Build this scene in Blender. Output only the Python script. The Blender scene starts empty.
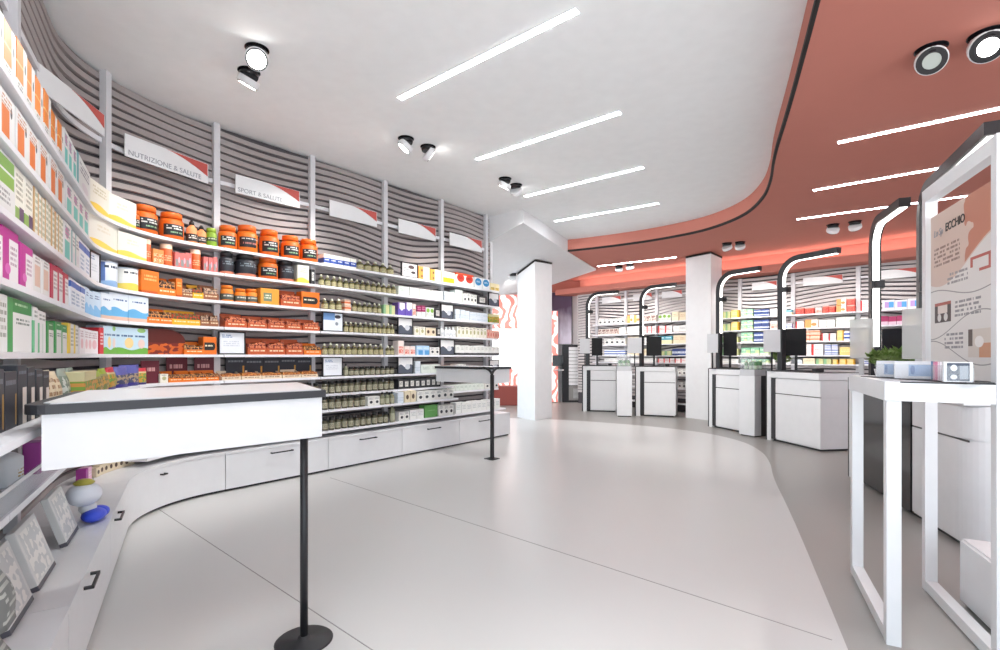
import bpy, bmesh, math, random
from mathutils import Vector, Matrix
random.seed(7)
C = bpy.context.scene.collection
E, F, CX, HY = 1.30, 500.0, 500.0, 356.0      # eye height, focal length (px), principal column, horizon row
HC, HP = 3.65, 3.41                            # white ceiling, terracotta ceiling
R = math.radians

# ------------------------------------------------------------------ materials
def lin(c):
    return tuple(((v/255)/12.92 if v/255 <= .04045 else ((v/255+.055)/1.055)**2.4) for v in c[:3]) + (1.0,)
def new_mat(name):
    m = bpy.data.materials.new(name); m.use_nodes = True
    return m, m.node_tree, m.node_tree.nodes['Principled BSDF']
MC = {}
def flat(name, rgb, rough=.5, metal=0, spec=.5, noise=.04, scale=8):
    if name in MC: return MC[name]
    m, nt, b = new_mat(name)
    b.inputs['Roughness'].default_value = rough; b.inputs['Metallic'].default_value = metal
    b.inputs['Specular IOR Level'].default_value = spec
    n = nt.nodes.new('ShaderNodeTexNoise'); n.inputs['Scale'].default_value = scale; n.inputs['Detail'].default_value = 3
    tc = nt.nodes.new('ShaderNodeTexCoord'); nt.links.new(tc.outputs['Object'], n.inputs['Vector'])
    mx = nt.nodes.new('ShaderNodeMix'); mx.data_type = 'RGBA'
    c = lin(rgb)
    mx.inputs[6].default_value = tuple(max(0, v*(1-noise)) for v in c[:3])+(1,)
    mx.inputs[7].default_value = tuple(min(1, v*(1+noise)) for v in c[:3])+(1,)
    nt.links.new(n.outputs['Fac'], mx.inputs[0]); nt.links.new(mx.outputs[2], b.inputs['Base Color'])
    MC[name] = m; return m
def emit(name, rgb, strength):
    if name in MC: return MC[name]
    m, nt, b = new_mat(name)
    b.inputs['Base Color'].default_value = lin(rgb); b.inputs['Emission Color'].default_value = lin(rgb)
    b.inputs['Emission Strength'].default_value = strength
    MC[name] = m; return m
def glass(name, rgb=(235, 243, 248), alpha=.13, rough=.05):
    if name in MC: return MC[name]
    m, nt, b = new_mat(name)
    b.inputs['Base Color'].default_value = lin(rgb); b.inputs['Roughness'].default_value = rough
    b.inputs['Alpha'].default_value = alpha
    MC[name] = m; return m

class Print:
    """builds a printed-surface material from the object's own 0..1 bounding coordinates"""
    def __init__(s, name, base, rough=.45):
        s.m, s.nt, s.b = new_mat(name); s.b.inputs['Roughness'].default_value = rough
        s.col = None; s.base = lin(base)
        tc = s.nt.nodes.new('ShaderNodeTexCoord'); sp = s.nt.nodes.new('ShaderNodeSeparateXYZ')
        s.tc = tc; s.nt.links.new(tc.outputs['Generated'], sp.inputs[0]); s.x, s.z = sp.outputs[0], sp.outputs[2]
    def mth(s, op, a, b=0.0, c=None):
        n = s.nt.nodes.new('ShaderNodeMath'); n.operation = op
        for i, v in enumerate((a, b) if c is None else (a, b, c)):
            if isinstance(v, (int, float)): n.inputs[i].default_value = v
            else: s.nt.links.new(v, n.inputs[i])
        return n.outputs[0]
    def rect(s, x0, x1, z0, z1):
        k = None
        for on, lo, hi, full in ((s.x, x0, x1, (0, 1)), (s.z, z0, z1, (0, 1))):
            if lo > full[0]:
                a = s.mth('GREATER_THAN', on, lo); k = a if k is None else s.mth('MULTIPLY', k, a)
            if hi < full[1]:
                a = s.mth('LESS_THAN', on, hi); k = a if k is None else s.mth('MULTIPLY', k, a)
        return k if k is not None else s.mth('ADD', 1.0, 0.0)
    def put(s, mask, rgb):
        mx = s.nt.nodes.new('ShaderNodeMix'); mx.data_type = 'RGBA'
        s.nt.links.new(mask, mx.inputs[0])
        if s.col is None: mx.inputs[6].default_value = s.base
        else: s.nt.links.new(s.col, mx.inputs[6])
        mx.inputs[7].default_value = lin(rgb); s.col = mx.outputs[2]
    def band(s, x0, x1, z0, z1, rgb): s.put(s.rect(x0, x1, z0, z1), rgb)
    def blob(s, cx, cz, rx, rz, rgb):
        a = s.mth('DIVIDE', s.mth('SUBTRACT', s.x, cx), rx); b = s.mth('DIVIDE', s.mth('SUBTRACT', s.z, cz), rz)
        d = s.mth('ADD', s.mth('MULTIPLY', a, a), s.mth('MULTIPLY', b, b)); s.put(s.mth('LESS_THAN', d, 1.0), rgb)
    def under(s, z0, k, amp, rgb, ph=0, up=False):   # area below (above) a wave
        w = s.mth('ADD', s.mth('MULTIPLY', s.mth('SINE', s.mth('ADD', s.mth('MULTIPLY', s.x, k), ph)), amp), z0)
        s.put(s.mth('GREATER_THAN' if up else 'LESS_THAN', s.z, w), rgb)
    def noise(s, sx, sz):
        cb = s.nt.nodes.new('ShaderNodeCombineXYZ')
        s.nt.links.new(s.mth('MULTIPLY', s.x, sx), cb.inputs[0]); s.nt.links.new(s.mth('MULTIPLY', s.z, sz), cb.inputs[2])
        n = s.nt.nodes.new('ShaderNodeTexNoise'); n.inputs['Scale'].default_value = 1; n.inputs['Detail'].default_value = 1
        s.nt.links.new(cb.outputs[0], n.inputs['Vector']); return n.outputs['Fac']
    def lines(s, x0, x1, z0, z1, n, rgb, sx=26):     # rows of small marks
        zz = s.mth('MULTIPLY', s.mth('SUBTRACT', s.z, z0), n/(z1-z0))
        row = s.mth('GREATER_THAN', s.mth('FRACT', zz), .45)
        cb = s.nt.nodes.new('ShaderNodeCombineXYZ')
        s.nt.links.new(s.mth('MULTIPLY', s.x, sx), cb.inputs[0]); s.nt.links.new(s.mth('MULTIPLY', s.mth('FLOOR', zz), 7.3), cb.inputs[2])
        nn = s.nt.nodes.new('ShaderNodeTexNoise'); nn.inputs['Scale'].default_value = 1; nn.inputs['Detail'].default_value = 2
        s.nt.links.new(cb.outputs[0], nn.inputs['Vector'])
        k = s.mth('MULTIPLY', s.mth('MULTIPLY', s.rect(x0, x1, z0, z1), row), s.mth('GREATER_THAN', nn.outputs['Fac'], .46))
        s.put(k, rgb)
    def pic(s, x0, x1, z0, z1, c1, c2, sc=6):
        r = s.rect(x0, x1, z0, z1); s.put(r, c1)
        s.put(s.mth('MULTIPLY', r, s.mth('GREATER_THAN', s.noise(sc, sc), .52)), c2)
    def done(s):
        if s.col is None: s.b.inputs['Base Color'].default_value = s.base
        else: s.nt.links.new(s.col, s.b.inputs['Base Color'])
        return s.m
def printed(name, base, *ops, rough=.45):
    if name in MC: return MC[name]
    p = Print(name, base, rough)
    for o in ops: getattr(p, o[0])(*o[1:])
    MC[name] = p.done(); return MC[name]

M = dict(
    white=flat('white_lacquer', (229, 230, 232), .3),
    shelf=flat('white_shelf_metal', (236, 236, 240), .35),
    ceil=flat('ceiling_paint', (244, 246, 247), .9, spec=.2),
    wallw=flat('wall_paint', (228, 229, 231), .8, spec=.2),
    pink=flat('terracotta_paint', (194, 126, 113), .8, spec=.2, noise=.02),
    slot=flat('shadow_gap', (32, 27, 26), .8),
    black=flat('black_metal', (34, 34, 37), .42),
    char=flat('charcoal_edge', (52, 53, 58), .45),
    dark=flat('dark_laminate', (40, 40, 44), .35),
    screen=flat('screen_black', (20, 20, 23), .55, spec=.25),
    gloss=flat('black_gloss', (22, 22, 26), .12),
    post=flat('grey_white_post', (214, 214, 218), .4),
    slat=flat('slat_wood_paint', (164, 156, 155), .55, noise=.06, scale=3),
    slatv=flat('slat_pale_paint', (204, 198, 197), .55, noise=.05, scale=3),
    gap=flat('slat_backing', (78, 74, 78), .8),
    grey=flat('light_grey_panel', (200, 201, 204), .45),
    floorl=flat('pale_resin_floor', (208, 208, 206), .28, noise=.015, scale=1.2),
    floorg=flat('grey_resin_floor', (158, 156, 152), .33, noise=.03, scale=1.5),
    seam=flat('floor_seam', (150, 148, 146), .6),
    red=flat('sign_red', (196, 84, 76), .5),
    brick=flat('brick_red_panel', (140, 66, 58), .5),
    led=emit('led_white', (246, 251, 255), 21.0),
    ledp=emit('led_lamp', (255, 252, 248), 3.5),
    cove=emit('led_cove', (255, 238, 228), 8.0),
    chrome=flat('grey_ring', (96, 97, 100), .35),
    lens=emit('spot_lens', (255, 252, 246), 12.0),
    lensoff=flat('spot_lens_frosted', (176, 186, 180), .3),
    acr=glass('clear_acrylic'),
    txt=flat('grey_lettering', (150, 152, 162), .5),
    txtd=flat('dark_lettering', (38, 34, 34), .5),
)

# ------------------------------------------------------------------ mesh helper
class B:
    def __init__(s): s.bm = bmesh.new()
    def face(s, vs, mi=0, smooth=False):
        try: f = s.bm.faces.new(vs)
        except ValueError: return None
        f.material_index = mi; f.smooth = smooth; return f
    def box(s, x0, x1, y0, y1, z0, z1, mi=0, bev=0):
        v = [s.bm.verts.new(p) for p in ((x0,y0,z0),(x1,y0,z0),(x1,y1,z0),(x0,y1,z0),(x0,y0,z1),(x1,y0,z1),(x1,y1,z1),(x0,y1,z1))]
        fs = [s.face([v[i] for i in q], mi) for q in ((0,3,2,1),(4,5,6,7),(0,1,5,4),(1,2,6,5),(2,3,7,6),(3,0,4,7))]
        if bev:
            es = list({e for f in fs for e in f.edges})
            r = bmesh.ops.bevel(s.bm, geom=es, offset=bev, segments=2, affect='EDGES', profile=.5)
            for f in r['faces']: f.material_index = mi
        return s
    def prism(s, poly, z0, z1, mi=0):
        a = [s.bm.verts.new((x, y, z0)) for x, y in poly]; b = [s.bm.verts.new((x, y, z1)) for x, y in poly]
        n = len(poly); s.face(a[::-1], mi); s.face(b, mi)
        for i in range(n): s.face((a[i], a[(i+1)%n], b[(i+1)%n], b[i]), mi)
        return s
    def prism_y(s, poly, y0, y1, mi=0):      # outline in x,z pushed along y
        a = [s.bm.verts.new((x, y0, z)) for x, z in poly]; b = [s.bm.verts.new((x, y1, z)) for x, z in poly]
        n = len(poly); s.face(a, mi); s.face(b[::-1], mi)
        for i in range(n): s.face((a[(i+1)%n], a[i], b[i], b[(i+1)%n]), mi)
        return s
    def lathe(s, prof, seg=18, mi=0, c=(0, 0), sy=1.0):
        rings = []
        for r, z in prof:
            rings.append([s.bm.verts.new((c[0]+r*math.cos(2*math.pi*k/seg), c[1]+sy*r*math.sin(2*math.pi*k/seg), z)) for k in range(seg)])
        for a, b in zip(rings, rings[1:]):
            for k in range(seg): s.face((a[k], a[(k+1)%seg], b[(k+1)%seg], b[k]), mi, True)
        s.face(rings[0][::-1], mi); s.face(rings[-1], mi); return s
    def tube(s, pts, r, seg=10, mi=0):
        pts = [Vector(p) for p in pts]; rings = []
        for i, p in enumerate(pts):
            t = (pts[min(i+1, len(pts)-1)]-pts[max(i-1, 0)]).normalized()
            u = t.orthogonal() if abs(t.z) > .99 else t.cross(Vector((0, 0, 1)))
            u.normalize(); w = t.cross(u)
            rr = r[i] if isinstance(r, (list, tuple)) else r
            rings.append([s.bm.verts.new(p+u*rr*math.cos(2*math.pi*k/seg)+w*rr*math.sin(2*math.pi*k/seg)) for k in range(seg)])
        for a, b in zip(rings, rings[1:]):
            for k in range(seg): s.face((a[k], a[(k+1)%seg], b[(k+1)%seg], b[k]), mi, True)
        s.face(rings[0][::-1], mi); s.face(rings[-1], mi); return s
    def sweep(s, path, halfw, n0, n1, mi=0):  # rectangle swept along an x,z path; n0..n1 = offsets along the path's left normal
        rings = []
        for i, (x, z) in enumerate(path):
            a = path[max(i-1, 0)]; b = path[min(i+1, len(path)-1)]
            tx, tz = b[0]-a[0], b[1]-a[1]; l = math.hypot(tx, tz); nx, nz = -tz/l, tx/l
            rings.append([s.bm.verts.new((x+nx*n, y, z+nz*n)) for n, y in ((n0, -halfw), (n1, -halfw), (n1, halfw), (n0, halfw))])
        for a, b in zip(rings, rings[1:]):
            for k in range(4): s.face((a[k], a[(k+1)%4], b[(k+1)%4], b[k]), mi)
        s.face(rings[0][::-1], mi); s.face(rings[-1], mi); return s
    def along(s, P, u0, u1, o0, o1, z0, z1, mi=0, step=.08):   # bar following a wall path between two offsets
        n = max(1, int(math.ceil(abs(u1-u0)/step))) if P.curved(u0, u1) else 1
        rings = []
        for i in range(n+1):
            u = u0+(u1-u0)*i/n
            a0 = o0(u) if callable(o0) else o0; a1 = o1(u) if callable(o1) else o1
            p, q = P.at(u, a0), P.at(u, a1)
            rings.append([s.bm.verts.new(v) for v in ((*p, z0), (*q, z0), (*q, z1), (*p, z1))])
        for a, b in zip(rings, rings[1:]):
            for k in range(4): s.face((a[k], a[(k+1)%4], b[(k+1)%4], b[k]), mi)
        s.face(rings[0][::-1], mi); s.face(rings[-1], mi); return s
    def ball(s, c, r, mi=0, sc=(1, 1, 1), sub=2):
        g = bmesh.ops.create_icosphere(s.bm, subdivisions=sub, radius=r)
        for v in g['verts']: v.co = Vector((v.co.x*sc[0]+c[0], v.co.y*sc[1]+c[1], v.co.z*sc[2]+c[2]))
        for f in {f for v in g['verts'] for f in v.link_faces}: f.material_index = mi; f.smooth = True
        return s
    def obj(s, name, mats, parent=None, loc=None, rz=0):
        bmesh.ops.recalc_face_normals(s.bm, faces=s.bm.faces)
        me = bpy.data.meshes.new(name); s.bm.to_mesh(me); s.bm.free()
        for m in (mats if isinstance(mats, (list, tuple)) else [mats]): me.materials.append(m)
        o = bpy.data.objects.new(name, me); C.objects.link(o)
        if parent is not None: o.parent = parent
        if loc is not None: o.location = loc
        if rz: o.rotation_euler[2] = rz
        return o
def tag(o, label=None, cat=None, group=None, kind=None):
    if label: o['label'] = label
    if cat: o['category'] = cat
    if group: o['group'] = group
    if kind: o['kind'] = kind
    return o
def empty(name, loc=(0, 0, 0), rz=0):
    o = bpy.data.objects.new(name, None); C.objects.link(o); o.location = loc; o.rotation_euler[2] = rz
    o.empty_display_size = .1; return o
def struct(o): o['kind'] = 'structure'; return o
def copy_tree(o, parent=None):
    c = o.copy(); C.objects.link(c)
    if parent is not None: c.parent = parent
    for ch in list(o.children): copy_tree(ch, c)
    return c
def text_mesh(name, body, size, mat, parent, loc, rot, bold=0.0, shear=0.0):
    cu = bpy.data.curves.new(name, 'FONT'); cu.body = body; cu.size = size; cu.extrude = .0006; cu.offset = bold; cu.shear = shear
    t = bpy.data.objects.new(name, cu); C.objects.link(t)
    bpy.context.view_layer.update()
    me = bpy.data.meshes.new_from_object(t); bpy.data.objects.remove(t)
    me.materials.clear(); me.materials.append(mat)
    o = bpy.data.objects.new(name, me); C.objects.link(o); o.parent = parent; o.location = loc; o.rotation_euler = rot
    return o

# ------------------------------------------------------------------ wall paths (plan curves)
class Path:
    def __init__(s, start, head, pieces):     # pieces: ('line', length) / ('arc', radius, angle to the left is +)
        s.segs = []; p = Vector(start); h = head; u = 0
        for pc in pieces:
            if pc[0] == 'line': s.segs.append((u, u+pc[1], p.copy(), h, 0, 0)); p = p+Vector((math.cos(h), math.sin(h)))*pc[1]; u += pc[1]
            else:
                r, a = pc[1], pc[2]; k = math.copysign(1/r, a); L = r*abs(a)
                s.segs.append((u, u+L, p.copy(), h, k, r))
                c = p+Vector((-math.sin(h), math.cos(h)))/k
                h2 = h+a; p = c-Vector((-math.sin(h2), math.cos(h2)))/k; h = h2; u += L
        s.length = u
    def seg(s, u):
        for g in s.segs:
            if u <= g[1]: return g
        return s.segs[-1]
    def curved(s, a, b): return any(g[4] and min(a, b) < g[1] and max(a, b) > g[0] for g in s.segs) or s.seg(a) is not s.seg(b)
    def head(s, u): g = s.seg(u); return g[3]+(u-g[0])*g[4]
    def at(s, u, off=0.0):
        g = s.seg(u); d = u-g[0]; h = s.head(u)
        if g[4]:
            c = g[2]+Vector((-math.sin(g[3]), math.cos(g[3])))/g[4]; p = c-Vector((-math.sin(h), math.cos(h)))/g[4]
        else: p = g[2]+Vector((math.cos(g[3]), math.sin(g[3])))*d
        return (p.x+math.sin(h)*off, p.y-math.cos(h)*off)
    def u_of_px(s, px, off):
        best, bu = 1e9, 0; n = int(s.length/.01)
        for i in range(n+1):
            u = s.length*i/n; o = off(u) if callable(off) else off; x, y = s.at(u, o)
            if y < .7: continue
            d = abs(CX+F*x/y-px)
            if d < best: best, bu = d, u
        return bu
LS = 3.6
hl = math.atan2(.848, -.53)                    # heading of the left wall away from the camera
hb = math.atan2(.7771, .6294)                  # heading of the main shelf wall
T_L = Vector((-3.087, 3.445))
W = Path(T_L-Vector((math.cos(hl), math.sin(hl)))*LS, hl, [('line', LS), ('arc', 1.3, hb-hl), ('line', 4.50)])
V = Path((2.15, 13.85), math.radians(-45), [('line', 11.5)])
def zpx(py, Y): return E+(HY-py)*Y/F
def gp(px, py): Y = 650/(py-HY); return ((px-CX)/F*Y, Y)

# ------------------------------------------------------------------ room shell
EDGE = [(-1.9, -5.4), (-.6, -2.5), (2.03, 3.3), (2.86, 5.2), (3.27, 6.06), (3.53, 6.75), (3.66, 7.5), (3.54, 8.2), (3.22, 8.75), (2.5, 9.42), (1.37, 10.1), (.2, 10.45), (-1.5, 10.7)]
def smooth(pts, n=6):
    out = []
    for i in range(len(pts)-1):
        p0, p1, p2, p3 = [Vector(pts[max(0, min(len(pts)-1, i+k))]) for k in (-1, 0, 1, 2)]
        for j in range(n):
            t = j/n; out.append(tuple(.5*((2*p1)+(p2-p0)*t+(2*p0-5*p1+4*p2-p3)*t*t+(3*p1-p0-3*p2+p3)*t**3)))
    out.append(tuple(pts[-1])); return out
CUR = smooth(EDGE)
XL, XR, YF, YB = -5.2, 10.6, -1.2, 14.6
b = B(); b.box(XL, XR, YF, YB, -.12, 0); struct(b.obj('floor', M['floorg']))
b = B(); b.prism([(-5.0, -1.1)]+[p for p in CUR if p[1] > -1.1]+[(-5.0, 10.7)], .0, .004); struct(b.obj('floor', M['floorl']))
b = B()
for (p, q) in ((gp(150, 504), gp(392, 664)), (gp(330, 478), gp(832, 641))):
    d = (Vector(q)-Vector(p)).normalized(); n = Vector((-d.y, d.x))*.0025
    b.prism([tuple(Vector(p)+n), tuple(Vector(p)-n), tuple(Vector(q)-n), tuple(Vector(q)+n)], .004, .0052)
p = Vector(gp(255, 470)); q = Vector(gp(510, 640))
struct(b.obj('trim_1', M['seam']))
b = B(); b.box(XL, XR, YF, YB, HC, HC+.12); struct(b.obj('ceiling', M['ceil']))
b = B()
poly = CUR+[(-1.5, YB), (XR, YB), (XR, YF), (-1.9, YF)]
poly = [p for p in CUR if p[1] > YF]+[(-1.5, YB), (XR, YB), (XR, YF)]
b.prism(poly, HP, HC-.001); bmesh.ops.triangulate(b.bm, faces=[f for f in b.bm.faces if len(f.verts) > 4])
struct(b.obj('ceiling', M['pink']))
def ribbon(b, pts, z0, z1, off, mi=0):
    rr = []
    for i, p in enumerate(pts):
        a, c = Vector(pts[max(i-1, 0)]), Vector(pts[min(i+1, len(pts)-1)]); t = (c-a).normalized(); n = Vector((-t.y, t.x))
        q = Vector(p)+n*off; o = Vector(p)-n*.02
        rr.append([b.bm.verts.new(v) for v in ((q.x, q.y, z0), (q.x, q.y, z1), (o.x, o.y, z1), (o.x, o.y, z0))])
    for a, c in zip(rr, rr[1:]):
        for k in range(4): b.face((a[k], a[(k+1)%4], c[(k+1)%4], c[k]), mi)
b = B(); ribbon(b, [p for p in CUR if p[1] > YF], HP-.004, HP+.034, .006); struct(b.obj('trim_2', M['slot']))

def slats(P, u0, u1, z0, z1, pitch, name, mat, amp=.06, lam=2.1, ph=0):
    b = B(); n = max(2, int((u1-u0)/.12)); k = 0; z = z0
    b.along(P, u0, u1, -.10, -.03, 0, z1+.02, 1, .1)
    while z < z1-.02:
        rows = []
        for i in range(n+1):
            u = u0+(u1-u0)*i/n
            env = math.exp(-((z-(z0+.66*(z1-z0)))/(.28*(z1-z0)))**2)
            dz = amp*env*math.sin(2*math.pi*u/lam+ph)+.5*amp*env*math.sin(2*math.pi*u/(lam*1.9)+z*2)
            h = pitch*(.76+.08*math.sin(2*math.pi*u/lam+1.3+z*3))
            lo = z+dz
            rows.append([b.bm.verts.new((*P.at(u, o), zz)) for o, zz in ((-.03, lo), (-.002, lo+.004), (-.002, lo+h-.004), (-.03, lo+h))])
        for a, c in zip(rows, rows[1:]):
            for q in range(3): b.face((a[q], c[q], c[q+1], a[q+1]), 0)
        z += pitch; k += 1
    return struct(b.obj(name, [mat, M['gap']]))
slats(W, .0, W.length, .36, HC-.03, .078, 'wall_left', M['slat'])
slats(V, .0, V.length, .30, 2.98, .075, 'wall_right', M['slatv'], amp=.085, lam=2.9, ph=.7)
# end of the shelf wall, wall at the back, walls closing the room
e0 = W.at(W.length, -.10); e1 = W.at(W.length, .0); e2 = W.at(W.length+.06, .0); e3 = W.at(W.length+.06, -.4); e4 = W.at(W.length-.5, -.4)
b = B(); b.prism([e1, e2, e3, W.at(W.length, -.4)], 0, HC); struct(b.obj('trim_3', M['wallw']))
b = B(); b.box(-3.2, 2.42, 14.2, 14.4, 0, HC); struct(b.obj('wall_back', M['wallw']))
b = B(); b.prism([(9.9, 6.0), (10.3, 5.7), (10.3, -1.1), (9.9, -1.1)], 0, HC); struct(b.obj('wall_side', M['wallw']))
# bulkhead with a hidden light strip above the rear shelves
b = B(); b.along(V, -.45, V.length, -.1, .42, 2.985, 3.13); struct(b.obj('trim_4', M['pink']))
b = B(); b.along(V, .1, V.length-.1, .05, .12, 3.131, 3.145); o = b.obj('cove_light', M['cove'])
tag(o, 'hidden light strip glowing on the terracotta ceiling above the rear shelves', 'light strip')
b = B(); b.along(V, 0, V.length, -.3, -.1, 0, HC); struct(b.obj('wall_rear', M['pink']))
# white sloping soffit near the first column
def sof(x, y): return 3.43+.261*(x-.37)-.138*(y-8.0)
def sloped(pts, z0, z1, mat, name, par=None):
    b = B(); lo = [b.bm.verts.new((x, y, z0(x, y))) for x, y in pts]; hi = [b.bm.verts.new((x, y, z1(x, y))) for x, y in pts]
    b.face(lo[::-1]); b.face(hi); n = len(pts)
    for i in range(n): b.face((lo[i], lo[(i+1)%n], hi[(i+1)%n], hi[i]))
    return b.obj(name, mat, par)
struct(sloped([(.37, 8.0), (2.32, 12.1), (1.3, 12.4), (-.9, 11.9), (-.9, 9.0), (-.17, 8.42)], sof, lambda x, y: HC-.0005, M['wallw'], 'trim_5'))
b = B(); b.box(1.2, 2.42, 14.12, 14.199, 3.1, HC); struct(b.obj('wall_back', M['pink']))
# columns
def column(pts, top, label):
    o = sloped(pts, lambda x, y: 0, lambda x, y: top(x, y)-.012, M['wallw'], 'column')
    c = Vector((sum(p[0] for p in pts)/4, sum(p[1] for p in pts)/4))
    sloped([tuple(c+(Vector(p)-c)*1.015) for p in pts], lambda x, y: top(x, y)-.05, lambda x, y: top(x, y)-.0115, M['slot'], 'top_trim', o)
    o['kind'] = 'structure'; o['label'] = label; o['category'] = 'column'
column([(.70, 10.0), (1.09, 10.5), (.76, 11.1), (.37, 10.62)], sof, 'white square column under the white soffit')
column([(4.24, 10.05), (4.68, 10.55), (4.36, 11.05), (3.92, 10.55)], lambda x, y: HP, 'white square column rising to the terracotta ceiling between checkouts')

# ------------------------------------------------------------------ ceiling lights
def strip(px0, py0, px1, py1, H, label):
    k = (H-E)*F
    Ya, Yb = k/(HY-py0), k/(HY-py1); a = Vector(((px0-CX)/F*Ya, Ya)); c = Vector(((px1-CX)/F*Yb, Yb))
    d = c-a; L = d.length; t = empty('ceiling_light', ((a.x+c.x)/2, (a.y+c.y)/2, H), math.atan2(d.y, d.x))
    x = B(); x.box(-L/2-.006, L/2+.006, -.033, .033, -.006, .0); x.obj('frame', M['white'], t)
    x = B(); x.box(-L/2, L/2, -.027, .027, -.009, -.0062); x.obj('diffuser', M['led'], t)
    tag(t, label, 'ceiling light', 'linear ceiling lights')
strip(400, 98, 577, 10, HC, 'recessed light strip in white ceiling, nearest and longest looking')
strip(477, 159, 620, 112, HC, 'recessed light strip in white ceiling, second from the entrance')
strip(525, 196, 643, 167, HC, 'recessed light strip in white ceiling, third from the entrance')
strip(555, 221, 658, 203, HC, 'recessed light strip in white ceiling, farthest, before the soffit')
strip(838, 142, 1050, 97, HP, 'light strip in terracotta ceiling, nearest to the pair of large spots')
strip(813, 190, 1040, 150, HP, 'light strip in terracotta ceiling, middle one above the checkouts')
strip(797, 219, 1000, 191, HP, 'light strip in terracotta ceiling, third, running behind the sloped lamp')
strip(598, 266, 676, 257, HP, 'short light strip in terracotta ceiling beyond the white soffit')
for k in range(2):     # the rows go on overhead, behind the viewer
    for (x0, y0, H) in ((-1.6, 2.2-1.35*k, HC), (1.9, .9-1.2*k, HP)):
        t = empty('ceiling_light', (x0+.9, y0-.75, H), math.atan2(-.63, .777))
        x = B(); x.box(-.96, .96, -.033, .033, -.006, .0); x.obj('frame', M['white'], t)
        x = B(); x.box(-.95, .95, -.027, .027, -.009, -.0062); x.obj('diffuser', M['led'], t)
        tag(t, 'recessed light strip in the ceiling near the entrance', 'ceiling light', 'light strips overhead near the entrance')

LIGHTS = []
def spot(px, py, H, label, aim, r=.085, lit=True, watt=110):
    white = H == HC; rl = .78 if white else .56
    Y = (H-.07-E)*F/(HY-py); X = (px-CX)/F*Y
    t = empty('ceiling_spotlight', (X, Y, H))
    x = B(); x.lathe([(r*1.02, -.004), (r*1.02, 0)], 24); x.obj('recess_plate', M['gloss'], t)
    d = (Vector(aim)-Vector((X, Y, H-.07))).normalized(); q = Vector((0, 0, -1)).rotation_difference(d).to_euler()
    x = B(); x.lathe([(r*.8, -.052), (r*.95, -.0045)], 22); x.obj('recess_drum', M['gloss'], t)
    hd = B(); hd.lathe([(r*.97, -.035), (r, -.03), (r, .012), (r*.96, .018)], 26); h = hd.obj('housing', M['white'], t); h.location = (0, 0, -.075); h.rotation_euler = q
    x = B(); x.lathe([(r*.92, -.041), (r*.92, -.0352)], 26); x.obj('baffle', M['chrome'] if white else M['black'], h)
    x = B(); x.lathe([(r*rl*.97, -.044), (r*rl, -.0412)], 22); x.obj('lens', M['lens'] if lit else M['lensoff'], h)
    tag(t, label, 'spotlight', 'adjustable ceiling spotlights')
    if lit and watt:
        l = bpy.data.lights.new('spot_beam', 'SPOT'); l.energy = watt; l.spot_size = R(75); l.spot_blend = .8; l.shadow_soft_size = .06; l.color = (1, .97, .93)
        o = bpy.data.objects.new('spot_beam', l); C.objects.link(o); o.location = Vector((X, Y, H-.08))+d*.06; o.rotation_euler = d.to_track_quat('-Z', 'Y').to_euler()
def wall_pt(px, z): u = W.u_of_px(px, .1); x, y = W.at(u, .1); return (x, y, z)
spot(257, 58, HC, 'large round spotlight in white ceiling with its face glowing, nearest one', (-.9, 1.4, 1.6))
spot(249, 80, HC, 'round spotlight in white ceiling beside the large glowing one, turned aside', wall_pt(150, 1.7), .085, True, 55)
spot(406, 145, HC, 'round spotlight in white ceiling, lit one of the middle pair', wall_pt(250, 1.6))
spot(428, 153, HC, 'round spotlight in white ceiling, right one of the middle pair', (4.2, 8.2, .6), .085, True, 260)
spot(505, 184, HC, 'small spotlight in white ceiling, left one of the far pair', wall_pt(430, 1.4))
spot(516, 190, HC, 'small spotlight in white ceiling, right one of the far pair', (2.6, 11.2, .6), .085, True, 260)
spot(931, 59, HP, 'white ringed spotlight with unlit face in the terracotta ceiling', (1.2, .9, 1.0), .092, False)
spot(987, 45, HP, 'white ringed spotlight with glowing face in the terracotta ceiling', (1.4, .6, .6), .1)
def vpt(px, z): u = V.u_of_px(px, .1); x, y = V.at(u, .1); return (x, y, z)
spot(833, 229, HP, 'spotlight in terracotta ceiling, left of the pair above the checkouts', vpt(800, 1.5), .09, True, 65)
spot(855, 226, HP, 'spotlight in terracotta ceiling, right of the pair above the checkouts', vpt(880, 1.5), .09, True, 65)
spot(727, 247, HP, 'spotlight in terracotta ceiling beside the column, left of pair', vpt(765, 1.5), .09, True, 65)
spot(740, 246, HP, 'spotlight in terracotta ceiling beside the column, right of pair', vpt(750, 1.5), .09, True, 65)
spot(619, 269, HP, 'spotlight under the short far light strip, left of pair', vpt(610, 1.5), .09, True, 65)
spot(630, 267, HP, 'spotlight under the short far light strip, right of pair', vpt(650, 1.5), .09, True, 65)
spot(513, 277, 3.05, 'spotlight under the white soffit left of the column', (.3, 13.5, 1.5), .08)

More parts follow.
